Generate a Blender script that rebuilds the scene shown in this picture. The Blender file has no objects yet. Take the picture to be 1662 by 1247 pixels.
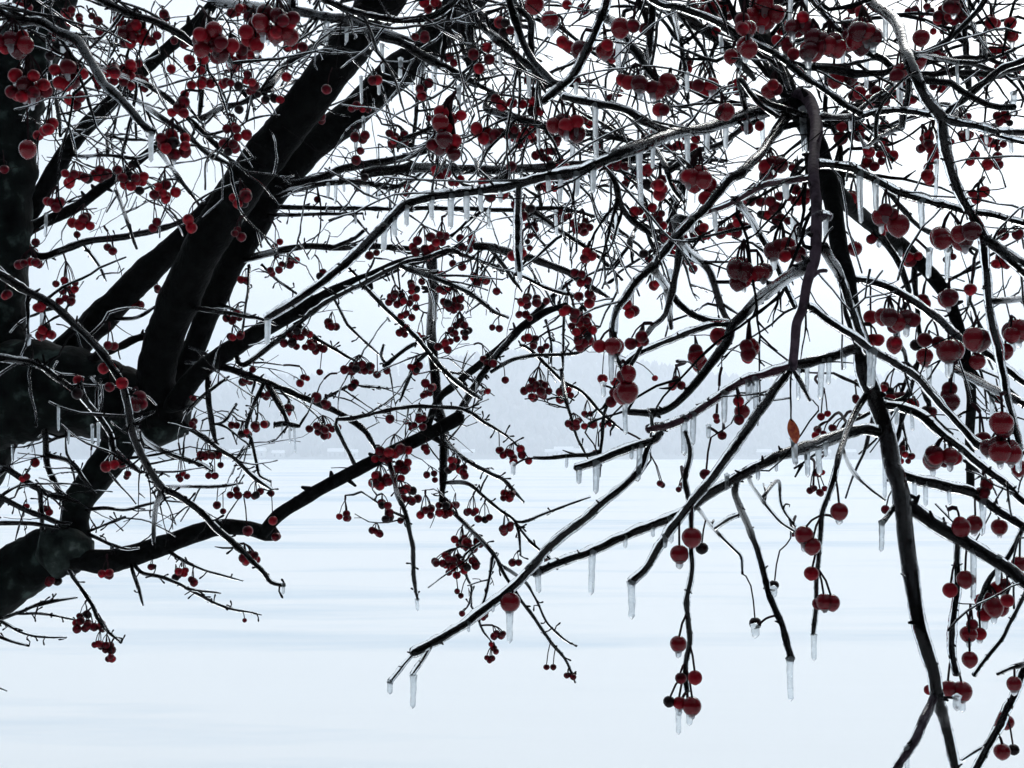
import bpy, math, random
from mathutils import Vector, Matrix, noise

random.seed(7)
sc = bpy.context.scene
col = sc.collection
R = math.radians

# ------------------------------------------------------------------ camera
CAM_H = 5.6                      # eye height above the frozen lake
PITCH = R(2.8)
FPX = 2283.0                     # focal length in pixels of the 1662 px wide photograph
cam_d = bpy.data.cameras.new('camera')
cam = bpy.data.objects.new('camera', cam_d)
col.objects.link(cam)
cam.location = (0, 0, CAM_H)
cam.rotation_euler = (R(90) + PITCH, 0, 0)
cam_d.sensor_width = 36.0
cam_d.lens = 36.0 * FPX / 1662.0
cam_d.clip_start = 0.05
cam_d.clip_end = 9000
sc.camera = cam

# ------------------------------------------------------------------ sky, sun, exposure
world = bpy.data.worlds.new('World')
sc.world = world
world.use_nodes = True
wn = world.node_tree
wn.nodes.clear()
wo = wn.nodes.new('ShaderNodeOutputWorld')
sky = wn.nodes.new('ShaderNodeTexSky')
sky.sky_type = 'NISHITA'
sky.sun_disc = False
SUN_EL, SUN_ROT = R(38), R(20)
sky.sun_elevation = SUN_EL
sky.sun_rotation = SUN_ROT
sky.dust_density = 6.0
sky.air_density = 1.0
hs = wn.nodes.new('ShaderNodeHueSaturation')
hs.inputs['Saturation'].default_value = 0.35
b1 = wn.nodes.new('ShaderNodeBackground')
b1.inputs['Strength'].default_value = 0.05
b2 = wn.nodes.new('ShaderNodeBackground')          # even white overcast layer
b2.inputs['Color'].default_value = (0.805, 0.925, 1.035, 1)
b2.inputs['Strength'].default_value = 0.645
ad = wn.nodes.new('ShaderNodeAddShader')
wn.links.new(sky.outputs[0], hs.inputs['Color'])
wn.links.new(hs.outputs[0], b1.inputs['Color'])
wn.links.new(b1.outputs[0], ad.inputs[0])
wn.links.new(b2.outputs[0], ad.inputs[1])
wn.links.new(ad.outputs[0], wo.inputs['Surface'])

sd = bpy.data.lights.new('sun', 'SUN')
sd.energy = 0.8
sd.angle = R(25)
sd.color = (1.0, 0.97, 0.93)
sun = bpy.data.objects.new('sun', sd)
col.objects.link(sun)
sdir = Vector((math.sin(SUN_ROT) * math.cos(SUN_EL), math.cos(SUN_ROT) * math.cos(SUN_EL), math.sin(SUN_EL)))
sun.rotation_euler = sdir.to_track_quat('Z', 'Y').to_euler()
sun.location = (0, 0, 40)

sc.view_settings.view_transform = 'Standard'
sc.view_settings.look = 'None'
sc.view_settings.gamma = 1.0
sc.view_settings.use_curve_mapping = False
sc.view_settings.exposure = 0.0
sc.render.engine = 'CYCLES'
cy = sc.cycles
cy.use_denoising = True
cy.use_adaptive_sampling = True
cy.adaptive_threshold = 0.02
cy.max_bounces = 9
cy.transmission_bounces = 8
cy.transparent_max_bounces = 12
cy.volume_bounces = 2
cy.glossy_bounces = 4
cy.diffuse_bounces = 2
cy.caustics_reflective = False

# ------------------------------------------------------------------ helpers
CP, SP = math.cos(PITCH), math.sin(PITCH)


def P(px, py, D):
    """the place at depth D that the photograph shows at (px, py)"""
    x = (px - 831.0) / FPX * D
    y = -(py - 623.5) / FPX * D
    return Vector((x, D * CP - y * SP, CAM_H + D * SP + y * CP))


def pix(v):
    dx, dy, dz = v.x, v.y, v.z - CAM_H
    D = dy * CP + dz * SP
    u = -dy * SP + dz * CP
    return 831 + dx / D * FPX, 623.5 - u / D * FPX, D


def mat(name):
    m = bpy.data.materials.new(name)
    m.use_nodes = True
    nt = m.node_tree
    bs = nt.nodes['Principled BSDF']
    return m, nt, bs


def nd(nt, t, **kw):
    n = nt.nodes.new(t)
    for k, v in kw.items():
        n.inputs[k].default_value = v
    return n


def ramp(nt, fac, stops):
    r = nt.nodes.new('ShaderNodeValToRGB')
    e = r.color_ramp.elements
    while len(e) < len(stops):
        e.new(0.5)
    for i, (p, c) in enumerate(stops):
        e[i].position = p
        e[i].color = (*c, 1)
    nt.links.new(fac, r.inputs[0])
    return r


def bump(nt, bs, scale, strength, dist, detail=6):
    tc = nt.nodes.new('ShaderNodeTexCoord')
    n = nd(nt, 'ShaderNodeTexNoise', Scale=scale, Detail=detail)
    nt.links.new(tc.outputs['Object'], n.inputs['Vector'])
    b = nd(nt, 'ShaderNodeBump', Strength=strength, Distance=dist)
    nt.links.new(n.outputs['Fac'], b.inputs['Height'])
    nt.links.new(b.outputs[0], bs.inputs['Normal'])
    return tc, n


def bark(name, lo, hi, sc_=60, lichen=None):
    m, nt, bs = mat(name)
    tc, n = bump(nt, bs, sc_ * 3, 0.7, 0.004)
    n2 = nd(nt, 'ShaderNodeTexNoise', Scale=sc_, Detail=5)
    nt.links.new(tc.outputs['Object'], n2.inputs['Vector'])
    st = [(0.35, lo), (0.7, hi)]
    if lichen:
        st = [(0.35, lo), (0.58, hi), (0.74, lichen)]
    r = ramp(nt, n2.outputs['Fac'], st)
    nt.links.new(r.outputs[0], bs.inputs['Base Color'])
    bs.inputs['Roughness'].default_value = 0.6
    bs.inputs['Specular IOR Level'].default_value = 0.02
    return m


M = {}
M['limb'] = bark('wet_limb_bark', (0.0014, 0.0016, 0.0018), (0.005, 0.006, 0.006), 60)
M['bark'] = bark('wet_bark', (0.0018, 0.0015, 0.002), (0.007, 0.0055, 0.0065))
M['mossy'] = bark('mossy_limb_bark', (0.0018, 0.0024, 0.0026), (0.007, 0.010, 0.0095), 26, (0.05, 0.075, 0.068))
M['stump'] = bark('stump_bark', (0.004, 0.006, 0.006), (0.03, 0.042, 0.038), 40, (0.14, 0.17, 0.16))
M['purple'] = bark('purple_bark', (0.03, 0.02, 0.028), (0.085, 0.06, 0.08), 90)
M['redbark'] = bark('red_bark', (0.035, 0.010, 0.016), (0.10, 0.045, 0.06), 90)

def ice_mat(name, lo, hi, tint, bst=0.32, ior=1.31):
    m, nt, bs = mat(name)
    nt.nodes.remove(bs)
    gl = nd(nt, 'ShaderNodeBsdfGlass', Roughness=0.0, IOR=ior)
    gl.inputs['Color'].default_value = tint
    tc = nt.nodes.new('ShaderNodeTexCoord')
    n1 = nd(nt, 'ShaderNodeTexNoise', Scale=200.0, Detail=2)
    nt.links.new(tc.outputs['Object'], n1.inputs['Vector'])
    bu = nd(nt, 'ShaderNodeBump', Strength=bst, Distance=0.0015)
    nt.links.new(n1.outputs['Fac'], bu.inputs['Height'])
    nt.links.new(bu.outputs[0], gl.inputs['Normal'])
    if hi <= 0:
        nt.links.new(gl.outputs[0], nt.nodes['Material Output'].inputs['Surface'])
        return m
    d2 = nd(nt, 'ShaderNodeBsdfTranslucent')
    d2.inputs['Color'].default_value = (0.78, 0.83, 0.86, 1)
    mx = nt.nodes.new('ShaderNodeMixShader')
    n3 = nd(nt, 'ShaderNodeTexNoise', Scale=90.0, Detail=4)      # cloudy, bubbly patches in the ice
    nt.links.new(tc.outputs['Object'], n3.inputs['Vector'])
    mr = nd(nt, 'ShaderNodeMapRange')
    mr.inputs[1].default_value = 0.4
    mr.inputs[2].default_value = 0.75
    mr.inputs[3].default_value = lo
    mr.inputs[4].default_value = hi
    nt.links.new(n3.outputs['Fac'], mr.inputs[0])
    nt.links.new(mr.outputs[0], mx.inputs[0])
    nt.links.new(gl.outputs[0], mx.inputs[1])
    nt.links.new(d2.outputs[0], mx.inputs[2])
    nt.links.new(mx.outputs[0], nt.nodes['Material Output'].inputs['Surface'])
    return m


M['glaze'] = ice_mat('clear_ice', 0, 0, (0.955, 0.97, 0.98, 1), 0.32, 1.25)
M['coat'] = ice_mat('clear_fruit_ice', 0, 0, (0.97, 0.98, 0.985, 1), 0.0)
M['ice'] = ice_mat('milky_ice', 0.12, 0.55, (0.92, 0.945, 0.96, 1))


def berry_mat(name, lo, hi):
    m, nt, bs = mat(name)
    tc = nt.nodes.new('ShaderNodeTexCoord')
    oi = nt.nodes.new('ShaderNodeObjectInfo')
    ad = nt.nodes.new('ShaderNodeVectorMath')
    ad.operation = 'ADD'
    nt.links.new(tc.outputs['Object'], ad.inputs[0])
    nt.links.new(oi.outputs['Location'], ad.inputs[1])
    n = nd(nt, 'ShaderNodeTexNoise', Scale=130.0, Detail=4)
    nt.links.new(ad.outputs[0], n.inputs['Vector'])
    r = ramp(nt, n.outputs['Fac'], [(0.38, lo), (0.68, hi)])
    nt.links.new(r.outputs[0], bs.inputs['Base Color'])
    bs.inputs['Roughness'].default_value = 0.45
    bs.inputs['Specular IOR Level'].default_value = 0.05
    bs.inputs['Coat Weight'].default_value = 0.35
    bs.inputs['Coat Roughness'].default_value = 0.06
    bs.inputs['Coat IOR'].default_value = 1.31
    return m


M['berry_red'] = berry_mat('red_fruit_skin', (0.11, 0.001, 0.006), (0.42, 0.006, 0.018))
M['berry_wine'] = berry_mat('wine_fruit_skin', (0.03, 0.0006, 0.003), (0.17, 0.002, 0.012))
M['berry_dark'] = berry_mat('withered_fruit_skin', (0.004, 0.002, 0.003), (0.016, 0.004, 0.006))
M['stalk'] = bark('stalk_bark', (0.012, 0.006, 0.008), (0.035, 0.012, 0.016), 120)
m, nt, bs = mat('dead_leaf')
tc, n = bump(nt, bs, 300, 0.5, 0.001)
r = ramp(nt, n.outputs['Fac'], [(0.35, (0.28, 0.02, 0.012)), (0.65, (0.55, 0.12, 0.03))])
nt.links.new(r.outputs[0], bs.inputs['Base Color'])
M['leaf'] = m


def mesh_obj(name, verts, faces, material, parent=None, smooth=True, mi=None):
    me = bpy.data.meshes.new(name)
    me.from_pydata(verts, [], faces)
    for mm in (material if isinstance(material, (list, tuple)) else [material]):
        me.materials.append(mm)
    if smooth:
        me.polygons.foreach_set('use_smooth', [True] * len(me.polygons))
    if mi:
        me.polygons.foreach_set('material_index', mi)
    me.update()
    o = bpy.data.objects.new(name, me)
    col.objects.link(o)
    if parent:
        o.parent = parent
    return o


def tube(pts, rad, sides, V, F, cap=True):
    """sweep a ring along pts; appended to V, F"""
    base = len(V)
    n = len(pts)
    t = (pts[1] - pts[0]).normalized()
    up = Vector((0, 0, 1)) if abs(t.z) < 0.9 else Vector((1, 0, 0))
    nx = t.cross(up).normalized()
    for i in range(n):
        if i == 0:
            t = pts[1] - pts[0]
        elif i == n - 1:
            t = pts[-1] - pts[-2]
        else:
            t = pts[i + 1] - pts[i - 1]
        t = t.normalized() if t.length > 1e-9 else Vector((0, 0, 1))
        nx = (nx - t * nx.dot(t))
        nx = nx.normalized() if nx.length > 1e-6 else t.orthogonal().normalized()
        ny = t.cross(nx)
        r = rad[i]
        for k in range(sides):
            an = 2 * math.pi * k / sides
            V.append(pts[i] + nx * (r * math.cos(an)) + ny * (r * math.sin(an)))
    for i in range(n - 1):
        a = base + i * sides
        for k in range(sides):
            k2 = (k + 1) % sides
            F.append((a + k, a + k2, a + sides + k2, a + sides + k))
    if cap:
        for i, s in ((0, -1), (n - 1, 1)):
            c = len(V)
            tt = (pts[i] - pts[i - s]).normalized()
            V.append(pts[i] + tt * rad[i] * 0.6)
            a = base + i * sides
            for k in range(sides):
                k2 = (k + 1) % sides
                F.append((a + k2, a + k, c) if s < 0 else (a + k, a + k2, c))


def spline(pts, step):
    """Catmull-Rom through tuples (any length), resampled about every `step` in the first two coordinates"""
    if len(pts) == 2:
        p = [tuple(pts[0])] + [tuple((a + b) / 2 for a, b in zip(pts[0], pts[1]))] + [tuple(pts[1])]
        pts = p
    out = []
    e0 = tuple(2 * a - b for a, b in zip(pts[0], pts[1]))
    e1 = tuple(2 * a - b for a, b in zip(pts[-1], pts[-2]))
    q = [e0] + [tuple(p) for p in pts] + [e1]
    for i in range(1, len(q) - 2):
        a, b, c, d = q[i - 1:i + 3]
        L = math.hypot(c[0] - b[0], c[1] - b[1])
        k = max(1, int(round(L / step)))
        for j in range(k):
            t = j / k
            out.append(tuple(0.5 * (2 * b[m] + (c[m] - a[m]) * t + (2 * a[m] - 5 * b[m] + 4 * c[m] - d[m]) * t * t
                                    + (3 * b[m] - a[m] - 3 * c[m] + d[m]) * t ** 3) for m in range(len(b))))
    out.append(tuple(pts[-1]))
    return out


# ------------------------------------------------------------------ the setting
def structure(o, label=None):
    o['kind'] = 'structure'
    if label:
        o['label'] = label
    return o


def snow_mat(name, scale, stretch, c0, c1, bscale, bstr, bdist):
    m, nt, bs = mat(name)
    tc = nt.nodes.new('ShaderNodeTexCoord')
    mp = nt.nodes.new('ShaderNodeMapping')
    mp.inputs['Scale'].default_value = stretch
    nt.links.new(tc.outputs['Object'], mp.inputs['Vector'])
    n = nd(nt, 'ShaderNodeTexNoise', Scale=scale, Detail=8, Roughness=0.62)
    nt.links.new(mp.outputs[0], n.inputs['Vector'])
    n2 = nd(nt, 'ShaderNodeTexNoise', Scale=scale * 7, Detail=6, Roughness=0.6)
    nt.links.new(mp.outputs[0], n2.inputs['Vector'])
    ma = nt.nodes.new('ShaderNodeMath')
    ma.operation = 'MULTIPLY_ADD'
    ma.inputs[1].default_value = 0.35
    nt.links.new(n2.outputs['Fac'], ma.inputs[0])
    nt.links.new(n.outputs['Fac'], ma.inputs[2])
    r = ramp(nt, ma.outputs[0], [(0.48, c0), (0.68, c1), (0.85, c1)])
    nt.links.new(r.outputs[0], bs.inputs['Base Color'])
    bs.inputs['Roughness'].default_value = 0.8
    bs.inputs['Specular IOR Level'].default_value = 0.1
    b = nd(nt, 'ShaderNodeBump', Strength=bstr, Distance=bdist)
    nb = nd(nt, 'ShaderNodeTexNoise', Scale=bscale, Detail=8)
    nt.links.new(mp.outputs[0], nb.inputs['Vector'])
    nt.links.new(nb.outputs['Fac'], b.inputs['Height'])
    nt.links.new(b.outputs[0], bs.inputs['Normal'])
    return m


M['lake'] = snow_mat('wind_swept_lake_snow', 0.05, (0.22, 1, 1), (0.62, 0.72, 0.80), (0.87, 0.89, 0.90), 0.5, 0.35, 0.12)
M['snow'] = snow_mat('bank_snow', 1.2, (1, 1, 1), (0.80, 0.83, 0.86), (0.88, 0.89, 0.90), 9, 0.5, 0.02)

SHORE = 1180.0
# lake: one sheet
V = [(-4000, 9, 0), (4000, 9, 0), (4000, SHORE + 60, 0), (-4000, SHORE + 60, 0)]
structure(mesh_obj('frozen_lake', V, [(0, 1, 2, 3)], M['lake'], smooth=False), 'wide frozen lake under wind-streaked snow')

# the near bank that the tree and the viewer stand on
V, F = [], []
xs = [-60 + 2 * i for i in range(61)]
ys = [-40, -25, -14, -8, -4, -2, -1, 0, 1, 2, 2.7, 3.3, 4, 5, 6, 7, 8, 9, 10, 11, 12, 13]
for y in ys:
    for x in xs:
        h = 4.0 if y < 3.0 else max(-0.25, 4.0 - (y - 3.0) * 0.46)
        h += 0.10 * noise.noise(Vector((x * 0.3, y * 0.4, 1.3))) - 0.05
        V.append((x, y, h))
nx_ = len(xs)
for j in range(len(ys) - 1):
    for i in range(nx_ - 1):
        a = j * nx_ + i
        F.append((a, a + 1, a + nx_ + 1, a + nx_))
structure(mesh_obj('snowy_bank', V, F, M['snow']), 'snow covered lake bank sloping to the ice')


def hill_h(x, y):
    """wooded hill on the far shore"""
    up = max(0.0, min(1.0, (y - SHORE - 25) / 420.0))
    up = up * up * (3 - 2 * up)
    ridge = 62 + 52 * math.exp(-((x - 40) / 190.0) ** 2) + 20 * math.exp(-((x + 420) / 200.0) ** 2) \
        + 26 * math.exp(-((x - 560) / 260.0) ** 2)
    ridge += 9 * noise.noise(Vector((x * 0.006, y * 0.004, 0.4)))
    return 1.2 + up * ridge


m, nt, bs = mat('winter_wood_floor')
tc, n = bump(nt, bs, 0.08, 0.4, 2.0)
r = ramp(nt, n.outputs['Fac'], [(0.4, (0.08, 0.09, 0.10)), (0.7, (0.16, 0.17, 0.19))])
nt.links.new(r.outputs[0], bs.inputs['Base Color'])
bs.inputs['Roughness'].default_value = 0.9
M['hill'] = m
V, F = [], []
NX, NY = 110, 26
for j in range(NY):
    y = SHORE - 6 + j * 30
    for i in range(NX):
        x = -1650 + i * 30
        z = -0.4 if j == 0 else hill_h(x, y)
        V.append((x, y, z))
for j in range(NY - 1):
    for i in range(NX - 1):
        a = j * NX + i
        F.append((a, a + 1, a + NX + 1, a + NX))
structure(mesh_obj('far_hill', V, F, M['hill']), 'low wooded hill fading into fog across the lake')

m, nt, bs = mat('bare_winter_wood')
tc, n = bump(nt, bs, 0.6, 0.5, 0.5)
r = ramp(nt, n.outputs['Fac'], [(0.35, (0.07, 0.075, 0.085)), (0.7, (0.13, 0.14, 0.155))])
nt.links.new(r.outputs[0], bs.inputs['Base Color'])
M['wood'] = m
V, F = [], []
rw = random.Random(3)
for k in range(5200):
    x = rw.uniform(-900, 900)
    y = SHORE + 45 + rw.random() ** 1.3 * 440
    z = hill_h(x, y)
    h = rw.uniform(8, 17)
    w = h * rw.uniform(0.22, 0.38)
    b = len(V)
    for (hh, ww, nn) in ((0.0, 0.12, 4), (0.25, 0.8, 5), (0.6, 1.0, 5), (0.85, 0.55, 5)):
        pass
    rings = []
    for hh, ww in ((0.12, 0.5), (0.45, 1.0), (0.78, 0.6)):
        rings.append(len(V))
        for q in range(5):
            an = q * 1.2566 + rw.uniform(-.3, .3)
            rr = w * ww * rw.uniform(0.75, 1.2)
            V.append((x + rr * math.cos(an), y + rr * math.sin(an), z + h * hh))
    c0 = len(V)
    V.append((x, y, z - 0.5))
    V.append((x + rw.uniform(-.5, .5), y, z + h))
    for q in range(5):
        q2 = (q + 1) % 5
        F.append((c0, rings[0] + q2, rings[0] + q))
        F.append((rings[2] + q, rings[2] + q2, c0 + 1))
        for a_, b_ in ((rings[0], rings[1]), (rings[1], rings[2])):
            F.append((a_ + q, a_ + q2, b_ + q2, b_ + q))
w_ = mesh_obj('far_wood', V, F, M['wood'])
w_['kind'] = 'stuff'
w_['label'] = 'bare winter wood covering the hill across the lake'
w_['category'] = 'wood'

# evergreens added out of view around the viewer, to darken fronts and ice edges
m, nt, bs = mat('shading_evergreen')
tc, n = bump(nt, bs, 3.0, 0.5, 0.2)
r = ramp(nt, n.outputs['Fac'], [(0.35, (0.02, 0.03, 0.025)), (0.7, (0.06, 0.08, 0.07))])
nt.links.new(r.outputs[0], bs.inputs['Base Color'])
bs.inputs['Roughness'].default_value = 0.9
M['evergreen'] = m
V, F = [], []
for k in range(420):
    an = rw.uniform(R(-8), R(188))
    rr = rw.uniform(14, 38)
    x, y = rr * math.cos(an), 3.0 - rr * math.sin(an)
    h = rw.uniform(13, 22)
    w = h * rw.uniform(0.14, 0.24)
    z = 3.7 if y < 3 else 3.7 - (y - 3) * 0.46
    for t in range(5):
        z0, z1 = z + h * (0.06 + 0.17 * t), z + h * (0.06 + 0.17 * t + 0.30)
        wr = w * (1.0 - 0.17 * t)
        b = len(V)
        for q in range(9):
            a_ = q * 0.698 + t * 0.3
            k_ = wr * (1.0 if q % 2 else 0.72) * rw.uniform(.85, 1.15)
            V.append((x + k_ * math.cos(a_), y + k_ * math.sin(a_), z0 + rw.uniform(-.2, .2)))
        V.append((x, y, z1))
        F += [(b + q, b + (q + 1) % 9, b + 9) for q in range(9)]
w_ = mesh_obj('unseen_shade_wood', V, F, M['evergreen'], smooth=False)
w_['kind'] = 'stuff'
w_['label'] = 'evergreen belt added out of view to darken the sides facing the viewer'
w_['category'] = 'wood'

# small houses and shore trees along the far shore


def flat(name, c, rough=0.8):
    m, nt, bs = mat(name)
    tc, n = bump(nt, bs, 2.0, 0.2, 0.1)
    r = ramp(nt, n.outputs['Fac'], [(0.3, tuple(v * 0.85 for v in c)), (0.7, c)])
    nt.links.new(r.outputs[0], bs.inputs['Base Color'])
    bs.inputs['Roughness'].default_value = rough
    return m


M['h_wall'] = flat('pale_house_wall', (0.55, 0.56, 0.57))
M['h_wall2'] = flat('grey_house_wall', (0.30, 0.31, 0.33))
M['h_roof'] = flat('snowy_roof', (0.84, 0.85, 0.87))
M['h_win'] = flat('dark_window', (0.05, 0.055, 0.06), 0.3)


def box(V, F, x0, x1, y0, y1, z0, z1):
    b = len(V)
    V += [(x0, y0, z0), (x1, y0, z0), (x1, y1, z0), (x0, y1, z0), (x0, y0, z1), (x1, y0, z1), (x1, y1, z1), (x0, y1, z1)]
    F += [tuple(b + i for i in f) for f in ((0, 3, 2, 1), (4, 5, 6, 7), (0, 1, 5, 4), (1, 2, 6, 5), (2, 3, 7, 6), (3, 0, 4, 7))]


def house(px, D, w, h, wall, label):
    rt = bpy.data.objects.new('shore_house', None)
    col.objects.link(rt)
    x = (px - 831) / FPX * D
    rt.location = (x, D, hill_h(x, D) - 0.3)
    rt['label'], rt['category'], rt['group'] = label, 'house', 'houses along the far shore'
    d = w * 0.7
    V, F = [], []
    box(V, F, -w / 2, w / 2, -d / 2, d / 2, 0, h)
    mesh_obj('wall', V, F, wall, rt, smooth=False)
    e, rh = 0.5, h * 0.55
    V = [(-w / 2 - e, -d / 2 - e, h), (w / 2 + e, -d / 2 - e, h), (w / 2 + e, d / 2 + e, h), (-w / 2 - e, d / 2 + e, h),
         (-w / 2 - e, 0, h + rh), (w / 2 + e, 0, h + rh)]
    F = [(0, 1, 5, 4), (2, 3, 4, 5), (0, 4, 3), (1, 2, 5), (0, 3, 2, 1)]
    mesh_obj('roof', V, F, M['h_roof'], rt, smooth=False)
    k = max(2, int(w / 4))
    for i in range(k):
        cx = -w / 2 + w * (i + 0.5) / k
        V, F = [], []
        box(V, F, cx - 0.7, cx + 0.7, -d / 2 - 0.06, -d / 2 + 0.05, h * 0.35, h * 0.75)
        mesh_obj('window', V, F, M['h_win'], rt, smooth=False)


for px, D, w, h, wl in ((385, 1206, 12, 5, 0), (415, 1214, 17, 6, 0), (452, 1205, 10, 4.5, 0), (545, 1216, 13, 5.5, 1),
                        (572, 1208, 9, 5, 0), (760, 1212, 11, 5, 1), (893, 1214, 9, 5, 0), (915, 1208, 16, 6.5, 0),
                        (942, 1206, 12, 5.5, 0), (1010, 1216, 12, 5, 1), (1335, 1210, 12, 5, 0), (1378, 1216, 10, 5, 1),
                        (1290, 1208, 9, 4.5, 0), (1240, 1214, 12, 5, 1)):
    house(px, D, w, h, (M['h_wall'], M['h_wall2'])[wl],
          ('small pale house with snowy roof on the far shore', 'small grey house with snowy roof on the far shore')[wl])

# haze over the lake
V, F = [], []
box(V, F, -4100, 4100, -300, 2100, -1.4, 160)
hz = mesh_obj('haze', V, F, [], None, smooth=False)
hz['kind'] = 'stuff'
hm = bpy.data.materials.new('lake_fog')
hm.use_nodes = True
hn = hm.node_tree
hn.nodes.remove(hn.nodes['Principled BSDF'])
pv = nd(hn, 'ShaderNodeVolumePrincipled', Density=0.00105, Anisotropy=0.5)
pv.inputs['Color'].default_value = (0.88, 0.935, 1.0, 1)
hn.links.new(pv.outputs[0], hn.nodes['Material Output'].inputs['Volume'])
hz.data.materials.append(hm)

# ------------------------------------------------------------------ the crabapple tree
tree = bpy.data.objects.new('crabapple_tree', None)
col.objects.link(tree)
tree.location = (0, 0, 0)
tree['label'] = 'leafless crabapple tree glazed with ice, hung with red fruit and icicles'
tree['category'] = 'tree'

SAMP = []          # (px, py, D, radius_px, stroke number) along everything that is laid


def find(px, py, D, maxd, ratio, wz=70.0):
    best, bc = None, 1e9
    for s in SAMP:
        d = math.hypot(s[0] - px, s[1] - py)
        if d > maxd:
            continue
        lr = abs(math.log(s[2] / D))
        if lr > math.log(ratio):
            continue
        c = d + wz * lr
        if c < bc:
            bc, best = c, s
    return best


STROKES = []


def S(D, w0, w1, pts, ice=None, m=None, name=None, free=False, D1=None):
    pts = [tuple(pts[i:i + 2]) for i in range(0, len(pts), 2)]
    STROKES.append((D, w0, w1, pts, ice, m, name, free, D1))


# trunk, limbs (far, dark)
S(2.55, 165, 90, [-330, 2150, -310, 1800, -270, 1400, -200, 1080, -110, 860, -20, 680, -14, 520, -6, 380, 6, 250, 22, 150, 60, 40, 95, -60, 120, -160], 0, 'mossy', 'trunk', True)
S(2.5, 190, 100, [-60, 660, 0, 640, 70, 632, 140, 642, 210, 660, 262, 676, 282, 688], 0, 'mossy', 'limb', True)
S(2.45, 62, 70, [270, 690, 262, 655, 252, 610, 272, 535, 300, 465, 335, 395, 400, 292, 478, 192, 545, 105, 590, 45, 640, -30, 720, -140], 0, 'limb', 'limb', True, 2.2)
S(2.55, 34, 62, [262, 660, 300, 600, 335, 515, 372, 434, 412, 372, 445, 312, 500, 245, 560, 195, 620, 140, 690, 75, 750, 10, 830, -100], 0, 'limb', 'limb', True, 2.35)
S(2.62, 60, 30, [60, 610, 110, 570, 160, 520, 230, 450, 290, 394, 330, 352, 380, 300], 0, 'limb', 'limb', True)
S(2.6, 34, 16, [-30, 470, 0, 420, 44, 353, 118, 232, 182, 165, 235, 112, 296, 58, 340, 14, 380, -50], 0, 'limb', 'limb', True)
S(2.6, 22, 12, [-20, 420, 44, 374, 118, 340, 168, 303, 236, 252, 280, 215], 0, 'limb', 'limb', True)
S(2.4, 112, 84, [-190, 1075, -120, 1020, -60, 985, -10, 955, 40, 922, 90, 896, 124, 890], 0, 'mossy', 'limb', True)
S(2.36, 84, 58, [84, 898, 108, 892, 126, 896, 138, 902], 0, 'stump', 'limb', True)
S(2.4, 42, 60, [128, 880, 122, 842, 132, 808, 160, 770, 185, 735, 205, 690], 0, 'mossy', 'limb', True)
S(2.35, 40, 22, [120, 905, 170, 912, 215, 902, 262, 886, 318, 866, 360, 856, 405, 858, 432, 866, 448, 866], 0, 'limb', 'limb', True)
S(2.3, 20, 22, [425, 868, 450, 838, 490, 812, 535, 786, 612, 746, 665, 720, 705, 700, 748, 677], 0, 'limb', 'limb', True)
S(2.28, 12, 14, [690, 700, 712, 648, 740, 624, 772, 597, 822, 556, 865, 517, 920, 494], 0, 'limb', 'limb')
S(2.25, 11, 7, [742, 676, 770, 629, 797, 589, 844, 535, 901, 477, 935, 450])
S(2.42, 34, 14, [285, 655, 315, 612, 350, 583, 404, 550, 440, 528, 501, 496, 552, 470, 602, 450, 653, 428, 696, 417, 730, 405], 0, 'limb', 'limb', True, 2.2)
S(2.2, 7, 5, [395, 592, 451, 552, 528, 491, 602, 454, 656, 427, 690, 420, 727, 407, 770, 420, 820, 437], 2)
S(2.35, 16, 12, [700, 415, 703, 484, 700, 552, 706, 602, 711, 656, 720, 703, 720, 754, 717, 797, 717, 822], 1, None, 'branch')
# overhead limbs that carry the near branches
S(2.2, 60, 44, [690, -100, 800, -230, 950, -310, 1100, -300, 1180, -190, 1196, -90], 0, 'limb', 'limb', True, 1.45)
S(1.45, 34, 26, [1190, -110, 1210, -20, 1228, 40, 1252, 95, 1290, 170, 1328, 240, 1350, 320, 1362, 400, 1376, 455, 1384, 510, 1396, 548, 1404, 572], 0, 'limb', 'limb', True, 1.2)
S(1.45, 32, 7, [1190, -120, 1290, -190, 1400, -170, 1520, -120, 1640, -70, 1760, -20, 1900, 60, 2040, 170, 2150, 300], 0, 'limb', 'limb', True, 1.3)
S(1.5, 28, 13, [1345, 300, 1400, 352, 1470, 405, 1530, 470, 1558, 540, 1572, 610, 1577, 649, 1574, 703, 1575, 790], 0, 'limb', 'limb')  # upper stretch added behind the fruit to stand for its shadowed dark mass
# near stems
S(1.2, 25, 17, [1400, 566, 1402, 600, 1415, 635, 1432, 680, 1442, 720, 1449, 757, 1460, 790, 1466, 830, 1471, 880, 1481, 950, 1491, 1010, 1505, 1060, 1515, 1090, 1520, 1128], 2, 'bark', 'branch', False, 1.05)
S(1.05, 12, 11, [1520, 1124, 1500, 1170, 1482, 1208, 1455, 1247, 1430, 1290], 1, 'purple')
S(1.05, 13, 11, [1520, 1124, 1535, 1180, 1546, 1225, 1560, 1290], 2)
S(1.1, 16, 8, [1302, 156, 1265, 172, 1200, 190, 1150, 208, 1100, 215, 1050, 233, 1000, 253, 935, 280, 880, 288, 840, 300, 790, 308, 740, 315, 695, 322, 655, 335, 630, 360, 605, 385, 575, 415, 540, 445, 500, 475, 460, 500, 432, 518], 2, 'bark', 'branch', False, 1.0)
S(1.12, 20, 15, [1284, 166, 1298, 153, 1314, 164, 1325, 200, 1322, 240, 1320, 280, 1325, 330, 1325, 370, 1322, 420, 1310, 460, 1303, 500, 1293, 525, 1290, 560, 1286, 600], 0, 'purple', 'branch', False, 1.02)
S(1.02, 10, 8, [1287, 594, 1250, 605, 1200, 622, 1150, 655, 1120, 675, 1085, 690, 1052, 698], 2, 'redbark')
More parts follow.
